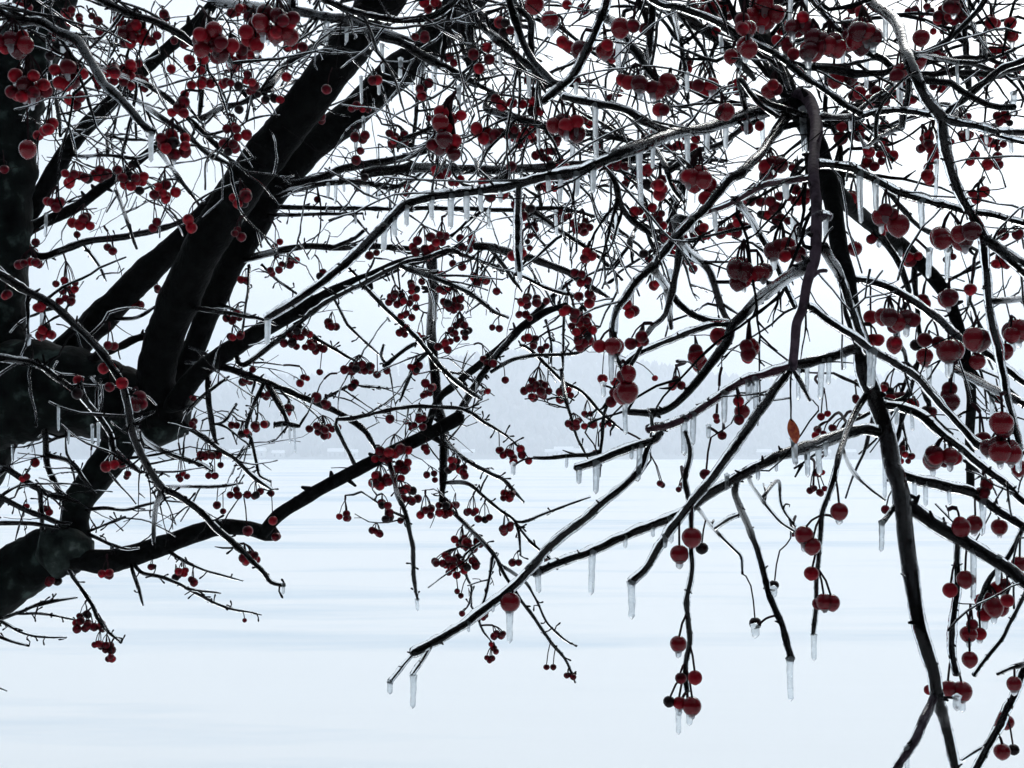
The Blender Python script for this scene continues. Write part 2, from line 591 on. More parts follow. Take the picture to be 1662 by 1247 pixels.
S(1.02, 10, 9, [1284, 598, 1245, 650, 1200, 715, 1160, 770, 1120, 820, 1085, 865, 1050, 920, 1025, 946], 2)
S(1.02, 3.5, 2.5, [1284, 600, 1283, 640, 1284, 682], 0)
S(1.02, 5, 4, [1286, 598, 1300, 622, 1315, 650], 1)
S(1.05, 10, 9, [1075, 690, 1063, 713, 1030, 724, 989, 740, 960, 752, 935, 761], 2)
S(1.05, 8, 10, [1054, 716, 1045, 745, 1030, 772, 985, 810, 940, 850, 895, 885, 865, 920, 830, 955, 790, 985, 750, 1015, 700, 1045, 670, 1061], 2)
S(1.05, 3, 2.5, [674, 1058, 652, 1083, 633, 1108], 2)
S(1.05, 3, 2.5, [700, 1045, 686, 1070, 669, 1096], 2)
S(1.1, 14, 9, [1430, 702, 1402, 697, 1368, 706, 1301, 730, 1257, 743, 1200, 774, 1150, 802, 1110, 832, 1060, 852, 1010, 872, 960, 895, 920, 908, 866, 930], 2)
S(1.2, 13, 12, [1404, 570, 1385, 567, 1365, 575, 1340, 582, 1296, 592], 1)
S(1.15, 14, 12, [1452, 766, 1493, 780, 1537, 790, 1577, 799, 1620, 830, 1662, 856, 1720, 890], 2)
S(1.08, 20, 18, [1455, 808, 1476, 821, 1515, 850, 1558, 875, 1605, 904, 1644, 929, 1662, 945, 1730, 985], 2)
S(1.15, 11, 9, [1425, 655, 1486, 669, 1523, 700, 1557, 727, 1597, 760, 1638, 790, 1662, 815, 1720, 850], 2)
S(1.02, 8, 8, [1302, 496, 1318, 500, 1345, 521, 1388, 548, 1422, 572, 1456, 592, 1490, 615, 1520, 650, 1553, 686, 1590, 726], 2)
S(1.1, 10, 8, [1335, 400, 1350, 425, 1366, 455, 1385, 510, 1398, 545, 1408, 575], 2)
S(1.05, 15, 12, [1385, -60, 1415, 3, 1436, 20, 1456, 40, 1466, 74, 1476, 101, 1490, 135, 1506, 165, 1527, 192, 1532, 229, 1540, 266, 1553, 303, 1567, 333, 1584, 360, 1600, 387, 1628, 407, 1665, 432, 1730, 470], 2, 'bark', 'branch')
S(1.05, 9, 7, [1596, 385, 1601, 444, 1607, 511, 1621, 568, 1631, 629, 1641, 669, 1650, 703, 1656, 728], 2)
S(1.1, 7, 7, [1330, 190, 1389, 190, 1415, 185, 1449, 180, 1486, 183, 1524, 190], 2)
S(1.05, 8, 8, [1526, 192, 1570, 202, 1621, 214, 1662, 216, 1720, 222], 2)
S(1.05, 5, 4, [1526, 192, 1550, 199, 1604, 216, 1662, 233, 1720, 250], 2)
S(1.15, 8, 7, [1010, -60, 1063, 3, 1103, 13, 1150, 30, 1187, 50, 1200, 60, 1257, 87, 1301, 121, 1341, 148, 1378, 175, 1398, 186], 2)
S(1.15, 6, 6, [1257, 88, 1270, 115, 1281, 150], 1)
S(1.12, 9, 7, [1322, 268, 1345, 268, 1382, 274, 1419, 293, 1459, 313, 1503, 326, 1553, 340, 1610, 350, 1662, 363, 1720, 380], 2)
S(1.12, 7, 6, [1320, 288, 1267, 296, 1234, 303, 1204, 321, 1170, 337, 1140, 347, 1113, 357], 2, 'redbark')
S(1.12, 11, 8, [1288, 172, 1277, 188, 1240, 242, 1200, 284, 1187, 290, 1157, 323, 1137, 347, 1113, 368, 1069, 418, 1063, 430, 1036, 454, 1015, 484, 1002, 500], 2)
S(1.3, 17, 9, [1318, 425, 1304, 434, 1261, 464, 1230, 487, 1200, 518, 1187, 530, 1180, 555, 1154, 589, 1123, 629, 1096, 656, 1069, 669, 1015, 669], 1, 'bark', 'branch')
S(1.3, 7, 6, [1187, 527, 1154, 528, 1103, 545, 1063, 562, 1029, 578, 1013, 594], 2)
S(1.1, 7, 6, [1410, 634, 1385, 676, 1368, 720, 1355, 770, 1345, 805, 1334, 836, 1331, 879, 1327, 922, 1324, 979, 1320, 1030], 1)
S(1.15, 8, 10, [1196, 776, 1193, 800, 1200, 821, 1221, 872, 1236, 918, 1250, 972, 1268, 1011, 1279, 1051, 1284, 1070], 1)
S(1.05, 6, 7, [1112, 700, 1120, 737, 1112, 780, 1118, 815, 1122, 836, 1122, 890, 1124, 929, 1115, 972, 1117, 1015, 1119, 1044, 1112, 1087, 1115, 1122], 1)
S(1.4, 8, 7, [1556, -60, 1562, 0, 1565, 50, 1570, 101, 1572, 142])
S(1.15, 9, 8, [1720, 70, 1662, 98, 1628, 111, 1597, 135, 1570, 158, 1530, 188], 1)
S(1.35, 7, 5, [1480, 88, 1506, 91, 1553, 101, 1580, 104, 1621, 118, 1680, 134])
S(1.35, 4, 4, [1580, 104, 1614, 94, 1654, 77, 1690, 60])
S(1.15, 9, 9, [1700, 1010, 1662, 1087, 1648, 1123, 1623, 1176, 1605, 1209, 1585, 1247, 1560, 1300], 2)
S(1.15, 3, 2.5, [1605, 1209, 1580, 1222, 1562, 1234], 1)
S(1.2, 6, 5, [1700, 900, 1662, 968, 1640, 1010, 1627, 1037, 1600, 1070, 1580, 1097], 1)
S(1.1, 5, 4, [1700, 1060, 1662, 1078, 1640, 1085, 1619, 1095], 1)
S(1.1, 8, 8, [1555, 874, 1553, 900, 1553, 961, 1546, 1022, 1546, 1065, 1553, 1095], 2)
S(1.15, 7, 6, [1650, 880, 1635, 905, 1609, 936, 1591, 972, 1588, 990], 1)
S(1.12, 9, 8, [1380, 452, 1400, 455, 1436, 464, 1479, 487, 1523, 518, 1557, 548, 1604, 575, 1662, 622, 1720, 660], 2)
S(1.15, 9, 8, [1540, 590, 1587, 619, 1621, 636, 1662, 656, 1720, 680], 2)
S(1.05, 9, 8, [1598, 390, 1638, 420, 1662, 444, 1700, 480], 2)
S(1.15, 7, 6, [1608, 491, 1640, 488, 1700, 482], 1)
S(1.2, 6, 5, [1300, -60, 1318, 0, 1335, 20, 1365, 54], 2)
S(1.25, 6, 6, [1200, 130, 1225, 160, 1240, 175, 1262, 190], 1)
S(1.3, 10, 8, [1080, 464, 1103, 494, 1130, 514, 1184, 526], 1)
S(1.4, 11, 8, [1100, 385, 1117, 407, 1150, 440, 1164, 477, 1175, 510, 1187, 527])
S(1.4, 6, 5, [1080, 462, 1086, 500, 1090, 535])
# near pair hung over the left edge
S(1.7, 18, 12, [-45, 200, -70, 80, -60, -10, -30, -5, 0, 13], 0, 'bark', 'branch', True, 1.35)
S(1.35, 12, 9, [-20, 3, 5, 22, 30, 34, 67, 37, 101, 57, 125, 67, 148, 101, 168, 135, 202, 168, 229, 199, 248, 215], 2, None, 'branch', False, 1.25)
S(1.4, 6, 5, [-10, 10, 20, 12, 45, 22, 70, 34], 2)
S(2.0, 16, 11, [-55, 480, -60, 400, -35, 420, 0, 447], 0, 'bark', 'branch', True, 1.6)
S(1.6, 12, 8, [-8, 440, 34, 467, 74, 488, 108, 515, 148, 552, 178, 589, 199, 626, 209, 669, 219, 713, 242, 760, 266, 794, 287, 803, 322, 829, 351, 857, 391, 893, 428, 930, 440, 945, 462, 950], 1, None, 'branch')
S(2.0, 12, 8, [-40, 640, -45, 590, -20, 580, 0, 582], 0, 'bark', 'branch', True, 1.6)
S(1.6, 7, 6, [-8, 580, 61, 592, 94, 615, 128, 639, 151, 666, 178, 703, 188, 737, 229, 767], 2)
# upper left
S(1.7, 12, 9, [60, -60, 182, 10, 236, 30, 276, 47, 313, 71, 350, 98], 1)
S(2.0, 9, 7, [148, 101, 175, 115, 215, 128, 256, 148, 303, 189, 343, 229, 380, 266], 1)
S(2.0, 7, 6, [202, 148, 242, 178, 290, 209, 337, 249, 377, 269], 1)
S(2.1, 6, 4, [253, 239, 286, 283, 323, 333])
S(2.3, 10, 7, [340, 14, 330, 80, 328, 141, 323, 195])
S(2.3, 9, 6, [325, 193, 364, 175, 397, 165, 440, 140])
S(2.3, 8, 5, [370, 90, 384, 135, 414, 178])
S(2.2, 4, 3, [128, 60, 182, 71, 230, 84])
S(2.2, 4, 3, [184, 8, 189, 67, 172, 101])
S(1.9, 7, 5, [80, 60, 81, 128, 91, 162, 98, 222])
S(2.3, 5, 4, [110, 250, 131, 254, 175, 253, 219, 258, 240, 250])
S(2.3, 4, 3, [175, 218, 195, 226, 236, 227])
S(2.3, 5, 4, [189, 310, 202, 347, 222, 404])
S(2.35, 11, 8, [64, 417, 135, 394, 202, 384, 269, 370, 313, 350])
S(2.2, 15, 12, [330, -20, 354, 3, 420, 12, 480, 18, 525, 27, 568, 34, 615, 57, 649, 67, 676, 84, 710, 104, 743, 121, 770, 135, 801, 151], 1, 'bark', 'branch', False, 1.9)
S(1.7, 9, 7, [480, -40, 528, 0, 568, 17, 615, 29, 669, 34, 703, 27, 727, 13, 760, -20], 2)
S(1.8, 5, 4, [600, 44, 642, 56, 676, 70], 2)
S(1.8, 6, 5, [735, -10, 733, 7, 723, 57, 718, 101], 2)
S(1.9, 12, 9, [756, -40, 760, 10, 765, 67, 777, 131], 1)
S(2.3, 24, 14, [745, -30, 750, 0, 752, 60, 765, 112], 0, 'limb', 'limb')
S(2.1, 6, 5, [690, 90, 683, 131, 676, 175, 669, 243], 1)
S(2.1, 7, 5, [640, 235, 680, 216, 723, 195, 738, 172], 1)
S(1.9, 9, 7, [765, 10, 787, 30, 820, 64, 845, 95], 2)
S(2.35, 12, 8, [420, 150, 434, 141, 467, 104, 511, 74, 540, 50])
S(2.35, 6, 4, [425, 148, 450, 145, 487, 128])
# left and middle tangle
S(2.3, 13, 9, [425, 312, 444, 303, 518, 290, 562, 273, 636, 261, 670, 252, 703, 239, 730, 225], 1)
S(2.2, 8, 6, [430, 326, 444, 320, 514, 300, 578, 295, 629, 306, 663, 296, 690, 276], 2)
S(2.3, 6, 6, [410, 340, 427, 337, 535, 338, 636, 340, 703, 338, 820, 341, 918, 340, 995, 364], 1)
S(2.3, 5, 4, [420, 350, 444, 350, 535, 347, 589, 347], 1)
S(2.2, 16, 10, [590, 284, 602, 280, 680, 273, 754, 276, 820, 276, 867, 273, 935, 268, 1002, 263, 1060, 250], 1, None, 'branch', False, 1.7)
S(2.35, 11, 8, [380, 425, 400, 420, 484, 402, 548, 402, 602, 401, 670, 404, 700, 412])
S(2.3, 6, 5, [535, 404, 570, 390, 595, 372])
S(2.2, 6, 5, [588, 462, 629, 504, 669, 541, 703, 582, 737, 616, 781, 649], 2)
S(2.2, 6, 4, [545, 688, 568, 680, 616, 669, 663, 661, 710, 661, 754, 666, 787, 686, 820, 706, 844, 727], 1)
S(2.3, 11, 8, [285, 588, 354, 595, 420, 616, 451, 629, 501, 649, 541, 666, 575, 686, 595, 703, 608, 724, 618, 742], 1)
S(2.1, 7, 6, [630, 745, 642, 787, 646, 805, 658, 836, 669, 882, 671, 918, 674, 954, 678, 973])
S(2.15, 6, 4, [717, 810, 740, 836, 773, 868, 801, 900, 821, 936, 847, 976, 875, 1015, 897, 1047, 918, 1072, 933, 1108])
S(2.15, 4, 3, [810, 915, 850, 943, 872, 976, 886, 1008, 915, 1037, 936, 1049])
S(2.15, 5, 4, [757, 784, 784, 804, 812, 828, 836, 847, 843, 872, 845, 902])
S(2.15, 4, 3, [836, 847, 857, 845, 907, 825, 958, 807])
S(2.15, 4, 3, [836, 850, 862, 880, 890, 905, 905, 925])
S(2.2, 6, 5, [720, 708, 727, 720, 757, 747, 791, 767, 820, 781, 850, 815])
S(2.2, 5, 4, [845, 560, 861, 568, 911, 616, 945, 636, 975, 669, 1010, 698], 1)
S(2.2, 5, 4, [797, 604, 830, 585, 861, 578, 935, 573, 960, 560])
S(2.2, 5, 4, [911, 600, 918, 649, 928, 680, 938, 713, 956, 748])
S(2.2, 4, 3, [915, 500, 914, 550, 913, 602])
S(2.2, 4, 3, [885, 520, 895, 560, 893, 590])
S(2.1, 12, 8, [770, 400, 800, 403, 850, 417, 911, 437, 951, 461, 989, 484], 1)
S(2.1, 6, 5, [785, 398, 800, 410, 823, 440, 847, 474])
S(2.1, 5, 4, [800, 433, 850, 450, 894, 471, 935, 481], 2)
S(2.1, 6, 5, [650, 432, 703, 451, 737, 464, 770, 481, 804, 508, 825, 516], 2)
S(2.3, 4, 3, [560, 520, 568, 531, 589, 552, 618, 577])
S(2.3, 4, 3, [622, 560, 619, 578, 626, 590])
S(2.25, 6, 4, [622, 594, 632, 589, 656, 568, 683, 554, 700, 545])
S(2.25, 6, 4, [675, 590, 666, 609, 655, 635, 649, 652])
S(2.25, 6, 4, [480, 525, 501, 541, 545, 568, 578, 587])
S(2.3, 6, 4, [400, 690, 407, 713, 417, 754, 422, 772, 440, 782])
S(2.3, 5, 3, [555, 425, 565, 434, 582, 452])
S(2.3, 4, 3, [425, 430, 444, 450, 481, 477])
S(2.3, 4, 3, [385, 505, 400, 510, 424, 518])
S(2.3, 3.5, 3, [525, 648, 541, 639, 568, 626, 589, 627, 629, 631], 1)
S(2.3, 3, 2.5, [405, 430, 403, 470, 398, 500, 393, 540])
S(2.35, 6, 4, [305, 500, 354, 506, 420, 518, 450, 528])
S(2.4, 5, 4, [295, 552, 306, 562, 340, 578])
S(2.45, 5, 4, [175, 520, 189, 518, 222, 516, 253, 498])
S(2.45, 14, 12, [110, 598, 128, 589, 175, 572, 216, 552, 248, 540])
S(2.4, 4, 3, [135, 395, 145, 410, 162, 434, 172, 457])
S(2.4, 9, 8, [330, 590, 337, 609, 340, 656, 347, 703, 352, 720])
S(2.4, 5, 4, [300, 672, 313, 659, 347, 629, 372, 611])
S(2.4, 4, 3, [345, 690, 364, 683, 384, 656])
S(2.2, 4, 3, [212, 684, 222, 680, 249, 669], 2)
S(1.9, 5, 4, [216, 690, 242, 720, 283, 740, 320, 752, 345, 765], 2)
S(1.8, 5, 4, [212, 680, 216, 690, 229, 737, 256, 794], 2)
S(2.2, 6, 5, [285, 690, 300, 690, 347, 723, 387, 750, 414, 777, 440, 795], 2)
S(2.2, 4, 3, [256, 792, 290, 790, 354, 790, 394, 784])
S(2.3, 10, 8, [0, 756, 20, 767, 67, 797, 111, 811, 130, 815])
S(2.4, 10, 8, [70, 690, 74, 703, 77, 754, 98, 801, 110, 830])
S(2.4, 7, 5, [75, 738, 114, 750, 135, 777, 148, 790])
S(2.4, 4, 3, [74, 720, 90, 712, 114, 706])
S(2.3, 8, 7, [-20, 795, 0, 807, 36, 825, 90, 847, 115, 850])
S(2.3, 7, 5, [-20, 850, 0, 850, 54, 850, 95, 858])
S(2.3, 6, 5, [62, 790, 65, 800, 68, 854, 70, 880])
S(2.2, 4, 3, [130, 830, 168, 825, 204, 827, 251, 816, 283, 803])
S(2.3, 4, 2.5, [140, 864, 147, 861, 204, 839])
S(2.3, 4, 2.5, [140, 866, 197, 890, 226, 890])
S(2.1, 7, 5, [262, 795, 251, 836, 249, 884])
S(2.3, 5, 4, [213, 905, 215, 925, 224, 954, 232, 983])
S(2.3, 5, 3, [215, 910, 229, 929, 272, 940, 323, 965, 366, 986, 424, 998])
S(2.3, 4, 2.5, [270, 890, 287, 904, 330, 925, 394, 943])
S(2.3, 3, 2.5, [300, 954, 315, 958, 358, 963])
S(2.35, 6, 4, [110, 915, 118, 936, 136, 961, 151, 986, 158, 1004, 176, 1026, 197, 1044])
S(2.35, 5, 3.5, [-40, 1000, 0, 1004, 29, 995, 65, 981, 125, 970])
S(2.35, 3.5, 2.5, [25, 996, 72, 997, 129, 1008])
S(2.35, 4, 2.5, [-5, 1004, 39, 1029, 79, 1035, 108, 1035])
S(2.35, 4, 2.5, [-40, 1018, 0, 1035, 47, 1049])
S(2.35, 4, 2.5, [-40, 1098, 0, 1117, 11, 1122])
S(2.15, 3.5, 3, [752, 905, 758, 936, 766, 954, 762, 979, 753, 992])
S(2.15, 4, 3, [801, 900, 790, 960, 778, 1000, 783, 1022, 798, 1042])
S(1.1, 6, 5, [1458, 814, 1445, 832, 1432, 850], 1)
S(1.5, 4, 3, [1130, 822, 1158, 858, 1190, 890, 1203, 905, 1205, 932])
S(1.2, 3.5, 3, [1205, 835, 1185, 842, 1160, 858], 2)
S(1.4, 4, 3, [1225, 795, 1262, 843, 1288, 862])
S(1.4, 4, 3, [1262, 780, 1268, 820, 1290, 855])
S(1.4, 3.5, 3, [1368, 728, 1380, 760, 1408, 790, 1436, 812])
S(2.25, 9, 6, [436, 628, 452, 655, 465, 680, 472, 698], 2)
S(2.25, 7, 5, [446, 690, 462, 688, 486, 692], 2)
S(1.1, 6, 4, [1002, 498, 994, 535, 1000, 575, 1010, 602], 2)
S(1.05, 11, 8, [1324, 356, 1336, 352, 1347, 354], 2, 'purple')
S(1.05, 8, 6, [1320, 448, 1330, 440, 1342, 440], 0, 'purple')
S(1.05, 6, 5, [1322, 236, 1330, 226, 1334, 214], 0, 'purple')
# upper middle
S(1.8, 10, 9, [825, -30, 837, 7, 861, 34, 862, 67, 864, 98, 868, 125])
S(1.7, 12, 9, [770, 30, 800, 57, 834, 88, 861, 111, 881, 131, 905, 145], 1)
S(1.15, 10, 8, [990, -40, 982, 13, 968, 47, 948, 91, 928, 125, 904, 145, 881, 165], 2)
S(1.1, 9, 8, [1092, 216, 1069, 209, 1042, 195, 1012, 178, 962, 168, 914, 158], 2)
S(1.7, 11, 9, [790, 175, 813, 185, 867, 199, 894, 209, 948, 215, 1015, 226, 1040, 238], 1)
S(1.6, 10, 9, [1060, -40, 1059, 7, 1056, 51, 1051, 98, 1046, 130])
S(1.4, 9, 8, [1000, 40, 1015, 61, 1042, 98, 1065, 130], 2)
S(1.6, 6, 5, [1092, 10, 1096, 34, 1106, 74, 1113, 125, 1118, 160])
S(1.7, 17, 12, [1050, -10, 1100, 22, 1150, 54, 1184, 81, 1225, 130], 1, None, 'branch')
S(1.1, 8, 6, [842, 302, 840, 350, 840, 400, 843, 440], 2)
S(1.6, 7, 5, [1050, 230, 1075, 260, 1090, 300, 1110, 330], 2)
S(1.7, 9, 6, [980, 260, 1000, 300, 1010, 340, 1040, 370, 1080, 395, 1105, 410])
S(1.9, 6, 5, [860, 345, 900, 370, 940, 395, 980, 425, 1010, 455])
S(1.8, 6, 5, [1000, 265, 1040, 275, 1085, 268, 1130, 262, 1180, 262], 2)
S(1.5, 8, 6, [1195, 325, 1215, 350, 1235, 385, 1255, 420, 1270, 455, 1290, 500], 2)
S(1.4, 6, 5, [1270, 400, 1300, 385, 1318, 370], 1)

STEP = 7.0
rs = random.Random(11)


def lay(idx, st):
    D, w0, w1, pts, ice, mk, name, free, D1 = st
    D1 = D1 or D
    if 1690 <= pts[-1][0] < 1800:            # shoots that leave the picture go on beyond it
        (xa, ya), (xb, yb) = pts[-2], pts[-1]
        g = max(-0.8, min(0.8, (yb - ya) / (xb - xa)))
        pts = list(pts) + [(xb + 110, yb + g * 110 + 12), (xb + 210, yb + g * 190 + 45)]
        w1 = w1 * 0.62
    if not free:
        s = find(pts[0][0], pts[0][1], D, 26, 1.7)
        if s is None:
            s = find(pts[0][0], pts[0][1], D, 150, 2.2)
            if s is not None:
                pts = [(s[0], s[1])] + list(pts)
        startD = s[2] if s else D
    else:
        startD = D
    q = spline(pts, STEP)
    L = [0.0]
    for i in range(1, len(q)):
        L.append(L[-1] + math.hypot(q[i][0] - q[i - 1][0], q[i][1] - q[i - 1][1]))
    T = L[-1]
    ph = rs.uniform(0, 6.28)
    wob = 0.0 if free else 0.03
    P3, Rr, Ds = [], [], []
    big = max(w0, w1) >= 20
    for i, (x, y) in enumerate(q):
        t = L[i] / T
        d = D + (D1 - D) * t
        e = min(1.0, L[i] / max(60.0, 0.35 * T))
        e = e * e * (3 - 2 * e)
        d = startD + (d - startD) * e
        d *= 1 + wob * math.sin(ph + L[i] / 90.0) * e
        w = w0 + (w1 - w0) * t
        if D > 1.5 and not big and t > 0.85:
            w *= 1 - 0.5 * (t - 0.85) / 0.15
        if big:
            w *= 1 + 0.09 * noise.noise(Vector((L[i] / 38.0, idx * 3.1, 0)))
            jx = jy = 0
        else:
            # buds and nodes along the twig
            w *= 1 + 0.22 * noise.noise(Vector((L[i] / 14.0, idx * 3.1, 0)))
            w *= 1 + 0.75 * max(0.0, noise.noise(Vector((L[i] / 21.0, idx * 7.7, 5))) - 0.28)
            a_ = min(1.6, 0.12 * w + 0.7)
            jx = a_ * noise.noise(Vector((L[i] / 26.0, 1.7, idx * 2.3)))
            jy = a_ * noise.noise(Vector((L[i] / 26.0, 9.7, idx * 2.3)))
        P3.append(P(x + jx, y + jy, d))
        Rr.append(max(0.0006, w / 2 * d / FPX))
        Ds.append(d)
        SAMP.append((x, y, d, w / 2, idx))
    nm = name or ('limb' if max(w0, w1) >= 18 else 'branch' if max(w0, w1) >= 5 else 'twig')
    mm = M[mk] if mk else M['bark']
    if ice is None:
        ice = 1 if max(w0, w1) < 14 else 0
    V, F = [], []
    core = Rr if not ice else [r / 1.18 for r in Rr]
    sides = 20 if big else 10
    tube(P3, core, sides, V, F)
    if big:
        # bark ridges and swellings
        for i, v in enumerate(V):
            n_ = noise.noise(v * 18.0) * 0.5 + noise.noise(v * 50.0) * 0.4 + noise.noise(v * 130.0) * 0.25
            c = P3[min(len(P3) - 1, i // sides)]
            dv = v - c
            V[i] = c + dv * (1 + 0.17 * n_)
    o = mesh_obj(nm, V, F, mm, tree)
    if mk == 'purple':
        o['label'] = 'smooth purple-brown branch'
    if mk == 'redbark':
        o['label'] = 'reddish branch under clear ice'
    if ice:
        V, F = [], []
        base = (0.0016 if ice == 2 else 0.00085)
        rr, pp = [], []
        for i in range(len(P3)):
            g = noise.noise(Vector((L[i] / 17.0, idx * 5.3, 3)))
            g2 = noise.noise(Vector((L[i] / 60.0, idx * 1.3, 8)))
            th = base * max(0.35, 1.0 + 0.45 * g + 0.6 * g2)
            th *= 0.8 + 0.2 * Ds[i]
            rr.append(Rr[i] + th)
            pp.append(P3[i] + Vector((0, 0, th * 0.28 * (0.6 + g))))
        tube(pp, rr, 12, V, F)
        mesh_obj('ice_glaze', V, F, M['glaze'], o)
    return o


for i, st in enumerate(STROKES):
    lay(i, st)

# ------------------------------------------------------------------ procedural fine twigs between the branches
DENS = ["88767578899899986", "86676447899999865", "65475568889888985", "65453556788989888", "65543346558856998",
        "65444326367645797", "76466455254555567", "66565354232444558", "65542155211233158", "13332025210112035",
        "22000003210001033", "01000001100000013", "00000000000000002"]


def dens(px, py):
    i, j = int(px // 98), int(py // 96)
    if j < 0:
        j = 0
    if i < 0 or i > 16 or j > 12:
        return 0.3 if j < 8 else 0.0
    return int(DENS[j][i]) / 9.0


rt = random.Random(21)
TW_V, TW_F = [], []
TI_V, TI_F = [], []
NEWS = []


def twig(p, d, length, r0, depth=0, ice=False):
    """knobbly twig in space with side spurs"""
    n = max(3, int(length / 0.012))
    pts, rad = [p.copy()], [r0]
    cur, dr = p.copy(), d.normalized()
    for i in range(n):
        g_ = 0.34 if rt.random() < 0.2 else 0.11
        dr = (dr + Vector((rt.gauss(0, g_), rt.gauss(0, g_), rt.gauss(0, g_) - 0.015))).normalized()
        cur = cur + dr * (length / n)
        x, y, D = pix(cur)
        if rt.random() > dens(x, y) * 1.5 + 0.45:
            break
        pts.append(cur.copy())
        rad.append(max(0.0005, r0 * (1 - 0.66 * (i + 1) / n)) * (1 + (0.35 if rt.random() < .25 else 0)))
        NEWS.append((x, y, D, 1.5, -1))
        if depth < 2 and rt.random() < 0.17:
            ax = Vector((rt.gauss(0, 1), rt.gauss(0, 1), rt.gauss(0, 1))).normalized()
            sd_ = (dr + ax * 0.9).normalized()
            if rt.random() < 0.6:
                twig(cur, sd_, rt.uniform(0.008, 0.022), r0 * 0.8, 3)
            else:
                twig(cur, sd_, length * rt.uniform(0.25, 0.6), r0 * 0.7, depth + 1, ice)
    if len(pts) > 1:
        tube(pts, rad, 5, TW_V, TW_F)
        if ice and len(pts) > 2:
            tube([q + Vector((0, 0, 0.0003)) for q in pts], [q + (0.00075 if pix(p)[2] > 1.5 else 0.0004) * rt.uniform(.6, 1.3) for q in rad], 6, TI_V, TI_F)


base_samp = [s for s in SAMP if -60 < s[0] < 1730 and -80 < s[1] < 1250]
made = 0
for k in range(9000):
    s = rt.choice(base_samp)
    dn = dens(s[0], s[1])
    if s[3] > 11 and rt.random() < 0.85:
        continue
    if rt.random() > (dn * 1.15 if s[1] < 330 else dn * dn * 1.1 + 0.03):
        continue
    if made > 1700:
        break
    made += 1
    near = s[2] < 1.35
    if near and rt.random() < 0.84:
        continue
    an = rt.uniform(0, 6.283)
    d = Vector((math.cos(an), rt.uniform(-.7, .9), math.sin(an) * 0.8 - 0.1))
    ln = rt.uniform(0.03, 0.20) * (0.7 if near else 1.0)
    if s[1] > 330:
        ln *= 0.62
    if dn < 0.35:
        ln *= 0.35
    twig(P(s[0], s[1], s[2]), d, ln, rt.uniform(0.0008, 0.0017) * (0.5 if near else 1.0), 0, rt.random() < 0.6)
# longer shoots deep in the crown above the lake
for k in range(50):
    s = rt.choice([q for q in base_samp if q[0] > 780 and q[1] < 420 and q[2] > 1.15])
    an = rt.uniform(0, 6.283)
    twig(P(s[0], s[1], s[2]), Vector((math.cos(an), rt.uniform(0.1, 1.0), math.sin(an) * 0.7 - 0.15)), rt.uniform(0.15, 0.4),
         rt.uniform(0.0018, 0.0034), 0, rt.random() < 0.7)
# short bud spurs along every branch
far_samp = [q for q in base_samp if q[2] > 1.5 and q[3] < 6]
for k in range(900):
    s = rt.choice(far_samp)
    an = rt.uniform(0, 6.283)
    d = Vector((math.cos(an), rt.uniform(-.4, .4), math.sin(an))).normalized()
    p = P(s[0], s[1], s[2])
    ln = rt.uniform(0.006, 0.016)
    q1 = p + d * ln * 0.55
    q2 = q1 + (d + Vector((rt.gauss(0, .5), 0, rt.gauss(0, .5)))).normalized() * ln * 0.5
    tube([p, q1, q2, q2 + (q2 - q1) * 0.25], [0.0012, 0.0010, 0.0016, 0.0006], 5, TW_V, TW_F)
for k in range(1300):
    s = rt.choice(base_samp)
    if s[3] > 12:
        continue
    an = rt.uniform(0, 6.283)
    d = Vector((math.cos(an), rt.uniform(-.5, .5), math.sin(an)))
    p = P(s[0], s[1], s[2])
    u = max(s[3] * s[2] / FPX, 0.0010)
    tube([p, p + d * u * 1.1, p + d * u * rt.uniform(1.5, 2.6)],
         [u * 0.5, u * rt.uniform(0.35, 0.55), u * 0.22], 5, TW_V, TW_F)
SAMP += NEWS
o = mesh_obj('fine_twigs', TW_V, TW_F, M['bark'], tree)
o['kind'] = 'stuff'
o = mesh_obj('thin_ice', TI_V, TI_F, M['glaze'], tree)
o['kind'] = 'stuff'

